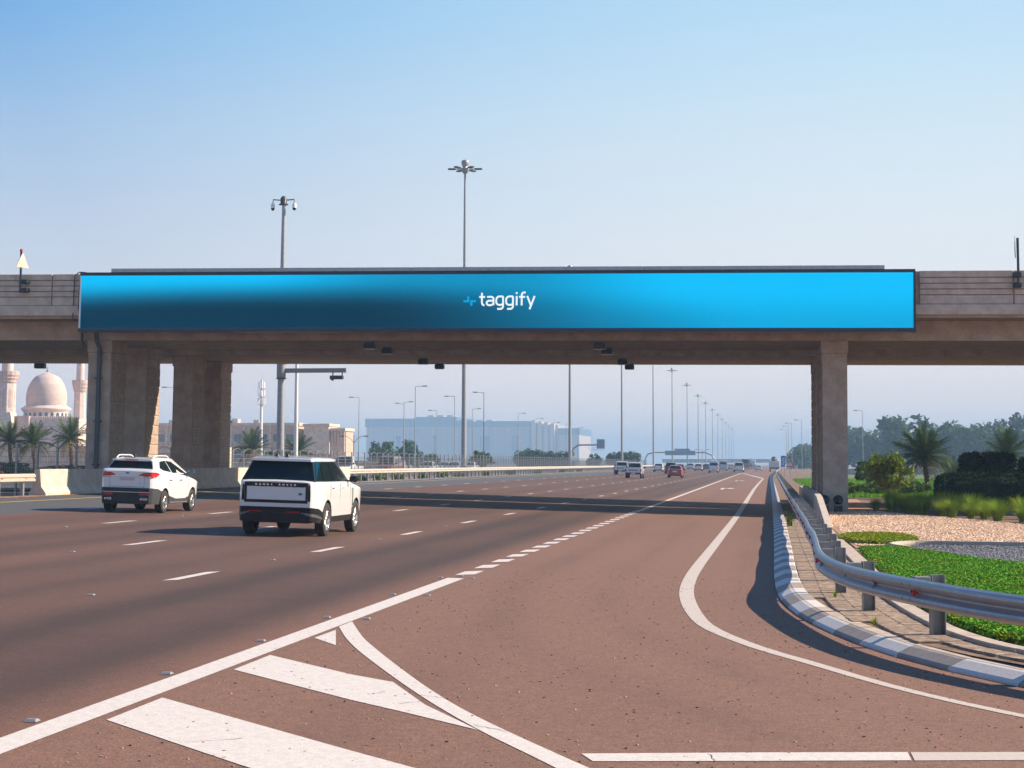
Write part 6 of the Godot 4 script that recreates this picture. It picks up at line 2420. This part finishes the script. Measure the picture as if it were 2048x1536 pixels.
	for i in ls.size():
		var o: Node3D = low if i == 0 else again(low, Vector3.ZERO)
		o.position = V(ls[i][0], 0.05, ls[i][1])
		o.rotation.y = i * 1.9
		o.scale = Vector3.ONE * ls[i][2]
		o.set_meta("label", "low olive shrub beyond the fountain grass, %s counted from the column" % ORDINAL[i])
	# --- left side
	make_palm("date palm at the left edge before the minaret", 74, 3.1, 2.0, 34, "date palms left").position = V(-64.4, 0.62, -150.0)
	make_palm("date palm left of centre before the mosque dome", 75, 3.0, 2.0, 34, "date palms left").position = V(-62.3, 0.62, -150.0)
	make_palm("date palm close left of the nearest left column", 76, 3.3, 2.2, 36, "date palms left").position = V(-58.6, 0.62, -149.0)
	make_palm("date palm right of the left columns, before the peach building", 77, 2.9, 2.6, 36, "date palms left").position = V(-60.3, 0.62, -210.0)
	make_palm("date palm just right of the thick camera pole", 78, 2.6, 2.5, 34, "date palms left").position = V(-55.4, 0.62, -212.0)
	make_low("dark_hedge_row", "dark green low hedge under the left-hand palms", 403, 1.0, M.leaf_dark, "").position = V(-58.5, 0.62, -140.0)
	var hr: Node3D = get_node("dark_hedge_row")
	hr.scale = V(4.5, 1.1, 1.2)
	make_low("red_shrub", "rusty red shrub by the fence at the left edge", 405, 0.8, M.dry, "").position = V(-60.8, 0.62, -138.0)
	make_tree("green_bush_tree", "round green tree beside the palm right of the left columns", 84, 1.2, V(1.3, 1.2, 1.2), 24, 46, 0.22, M.leaf_mid, "trees left").position = V(-59.0, 0.6, -214.0)
	var lt := [[-84.8, -400.0, 1.0, "rounded hazy tree before the mall's left corner"], [-80.0, -404.0, 1.02, "second hazy tree before the mall, right of the rounded one"], [-75.6, -410.0, 0.62, "small bushy tree before the mall, third from its left corner"], [-52.2, -400.0, 0.85, "tree before the mall's white fins, left of the lamp there"], [-47.8, -404.0, 0.85, "tree before the mall's white fins, right one"], [-44.0, -398.0, 0.66, "small tree just left of the second high mast"], [-37.5, -396.0, 0.55, "low tree just right of the cantilever sign's post"], [-33.2, -402.0, 0.68, "tree behind the fence left of the third high mast"], [-29.9, -398.0, 0.75, "tree behind the fence right of the third high mast"], [-56.0, -430.0, 0.7, "faint tree behind the ones before the mall's fins"], [-90.0, -470.0, 0.6, "faint tree left of the rounded hazy tree"]]
	for i in lt.size():
		var o := again(back[(i * 3 + 1) % 5], V(lt[i][0], 0.3, lt[i][1]), lt[i][3], i * 2.2, lt[i][2])
		o.set_meta("group", "trees left")
	make_tree("dark_tree", "dark green tree behind the fence right of the nearest high mast", 86, 0.9, V(2.2, 1.7, 2.0), 34, 54, 0.3, M.leaf_mid, "trees left").position = V(-45.6, 0.6, -290.0)
	# shrubs along the median behind the rail
	var ms := make_low("median_shrub", "shrub", 407, 0.5, M.leaf_yellow, "shrubs on the median")
	var place := [-112.0, -118.0, -125.0, -131.0, -139.0, -150.0, -158.0, -171.0, -190.0, -214.0, -236.0, -260.0]
	for i in place.size():
		var o: Node3D = ms if i == 0 else again(ms, Vector3.ZERO)
		o.position = V(-26.7 + 0.25 * sin(i * 2.0), 0.68, place[i])
		o.rotation.y = i * 1.1
		o.scale = Vector3.ONE * (0.75 + 0.3 * fmod(i * 0.37, 1.0))
		o.set_meta("label", "yellow-green shrub behind the median guardrail, %s to the camera" % ORD[i])
	# weeds in the pavement joints
	var wd := thing("pavement_weed", "weed", "weed", Vector3.ZERO, "weeds in the pavement")
	part("blades", grass_tuft(501, 40, 0.14), M.blade, wd)
	var wp := [[0.88, -24.9, "small weed at the foot of the guardrail's third post"], [1.15, -20.6, "small weed beside the guardrail's second post"], [0.62, -53.0, "dark weed growing through the pavement in the bridge shadow"]]
	for i in wp.size():
		var o: Node3D = wd if i == 0 else again(wd, Vector3.ZERO)
		o.position = V(wp[i][0], 0.1, wp[i][1])
		o.scale = Vector3.ONE * (1.0 if i < 2 else 4.0)
		o.set_meta("label", wp[i][2])

const ORDINAL := ["first", "second", "third", "fourth", "fifth", "sixth", "seventh", "eighth", "ninth", "tenth", "eleventh", "twelfth", "thirteenth", "fourteenth", "fifteenth", "sixteenth"]

func grass_tuft(sd: int, n: int, h: float) -> Sh:
	var r := RandomNumberGenerator.new()
	r.seed = sd
	var s := Sh.new()
	s.colored = true
	for i in n:
		var g := r.randf() * TAU
		var out := V(cos(g), 0, sin(g))
		var side := V(-sin(g), 0, cos(g)) * 0.011 * maxf(0.5, h)
		var lean := r.randf_range(0.1, 0.75) * h
		var hh := h * r.randf_range(0.6, 1.1) - lean * 0.2
		var at := out * r.randf_range(0.0, 0.16) * h
		var a := at
		s.col = Color(r.randf_range(0.85, 1.3), 1.0, 0.9) * r.randf_range(0.65, 1.3)
		for k in 3:
			var f := (k + 1) / 3.0
			var b := at + out * lean * f * f + V(0, hh * (f - 0.18 * f * f), 0)
			var w0 := side * (1.0 - k / 3.0)
			var w1 := side * (1.0 - (k + 1) / 3.0)
			s.tri(a - w0, a + w0, b + w1)
			if k < 2:
				s.tri(a - w0, b + w1, b - w1)
			a = b
	return s

func make_low(called: String, label: String, sd: int, r: float, m: Material, group: String) -> Node3D:
	var o := thing(called, label, "shrub", Vector3.ZERO, group)
	part("foliage", crown(sd, V(r * 1.3, r * 0.8, r * 1.2), 18, 42, r * 0.14), m, o, Transform3D(Basis(), V(0, r * 0.62, 0)))
	part("stems", trunk_shape(sd, r * 0.3, r * 0.06, V(r, r * 0.6, r)), M.trunk, o)
	return o

# a dense shrub: leaves on and just under the surface of a rounded block, round a solid dark core that stands in for the inner shade
func hedge(called: String, label: String, at: Vector3, half: Vector3, n: int, leaf: float, m: Material, rough: float) -> void:
	var o := thing(called, label, "hedge", at, "dark hedges")
	var r := RandomNumberGenerator.new()
	r.seed = hash(called)
	var s := Sh.new()
	s.colored = true
	var nz := FastNoiseLite.new()
	nz.seed = 7
	nz.frequency = 0.9
	for i in n:
		var d := V(r.randf_range(-1, 1), r.randf_range(0, 1), r.randf_range(-1, 1))
		var ax := r.randi() % 4
		if ax == 0:
			d.x = signf(d.x)
		elif ax == 1:
			d.y = 1.0
		else:
			d.z = signf(d.z)
		# round the corners
		var q := V(pow(absf(d.x), 10), pow(absf(d.y), 10), pow(absf(d.z), 10))
		var k := pow(q.x + q.y + q.z, -1.0 / 10.0)
		var p := V(d.x * half.x, d.y * half.y, d.z * half.z) * k
		p += V(r.randfn(), r.randfn(), r.randfn()) * 0.03 + d.normalized() * rough * nz.get_noise_3dv(p * 1.6) - d * r.randf() * 0.06
		var b := Basis(V(r.randfn(), r.randfn(), r.randfn()).normalized(), r.randf() * TAU)
		var l := leaf * r.randf_range(0.7, 1.5)
		s.col = Color(1, 1, 1) * r.randf_range(0.6, 1.4)
		s.tri(p + b * V(-l * 0.5, 0, 0), p + b * V(0, 0, l), p + b * V(l * 0.5, 0, 0))
		s.tri(p + b * V(-l * 0.5, 0, 0), p + b * V(l * 0.5, 0, 0), p + b * V(0, 0, -l))
	part("foliage", s, m, o)
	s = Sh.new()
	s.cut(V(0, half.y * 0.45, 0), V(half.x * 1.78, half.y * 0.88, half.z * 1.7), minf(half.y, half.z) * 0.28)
	part("dark_core", s, M.hedge_core, o)
	if called == "flowering_shrub":
		s = Sh.new()
		s.colored = true
		for i in 30:
			var p := V(r.randf_range(-1, 1) * half.x, half.y * r.randf_range(0.85, 1.04), r.randf_range(-1, 1) * half.z)
			var b := Basis(V(r.randfn(), r.randfn(), r.randfn()).normalized(), r.randf() * TAU)
			s.col = Color(1, 1, 1) * r.randf_range(0.7, 1.3)
			s.tri(p + b * V(-0.05, 0, 0), p + b * V(0, 0.02, 0.08), p + b * V(0.05, 0, 0))
			s.tri(p + b * V(-0.05, 0, 0), p + b * V(0.05, 0, 0), p + b * V(0, 0.02, -0.08))
		part("flowers", s, M.flower, o)
		part("top_shoots", grass_like(610), M.leaf_mid, o, Transform3D(Basis(), V(-0.35, half.y - 0.05, 0)))

func grass_like(sd: int) -> Sh:
	return crown(sd, V(0.3, 0.35, 0.25), 10, 30, 0.07)
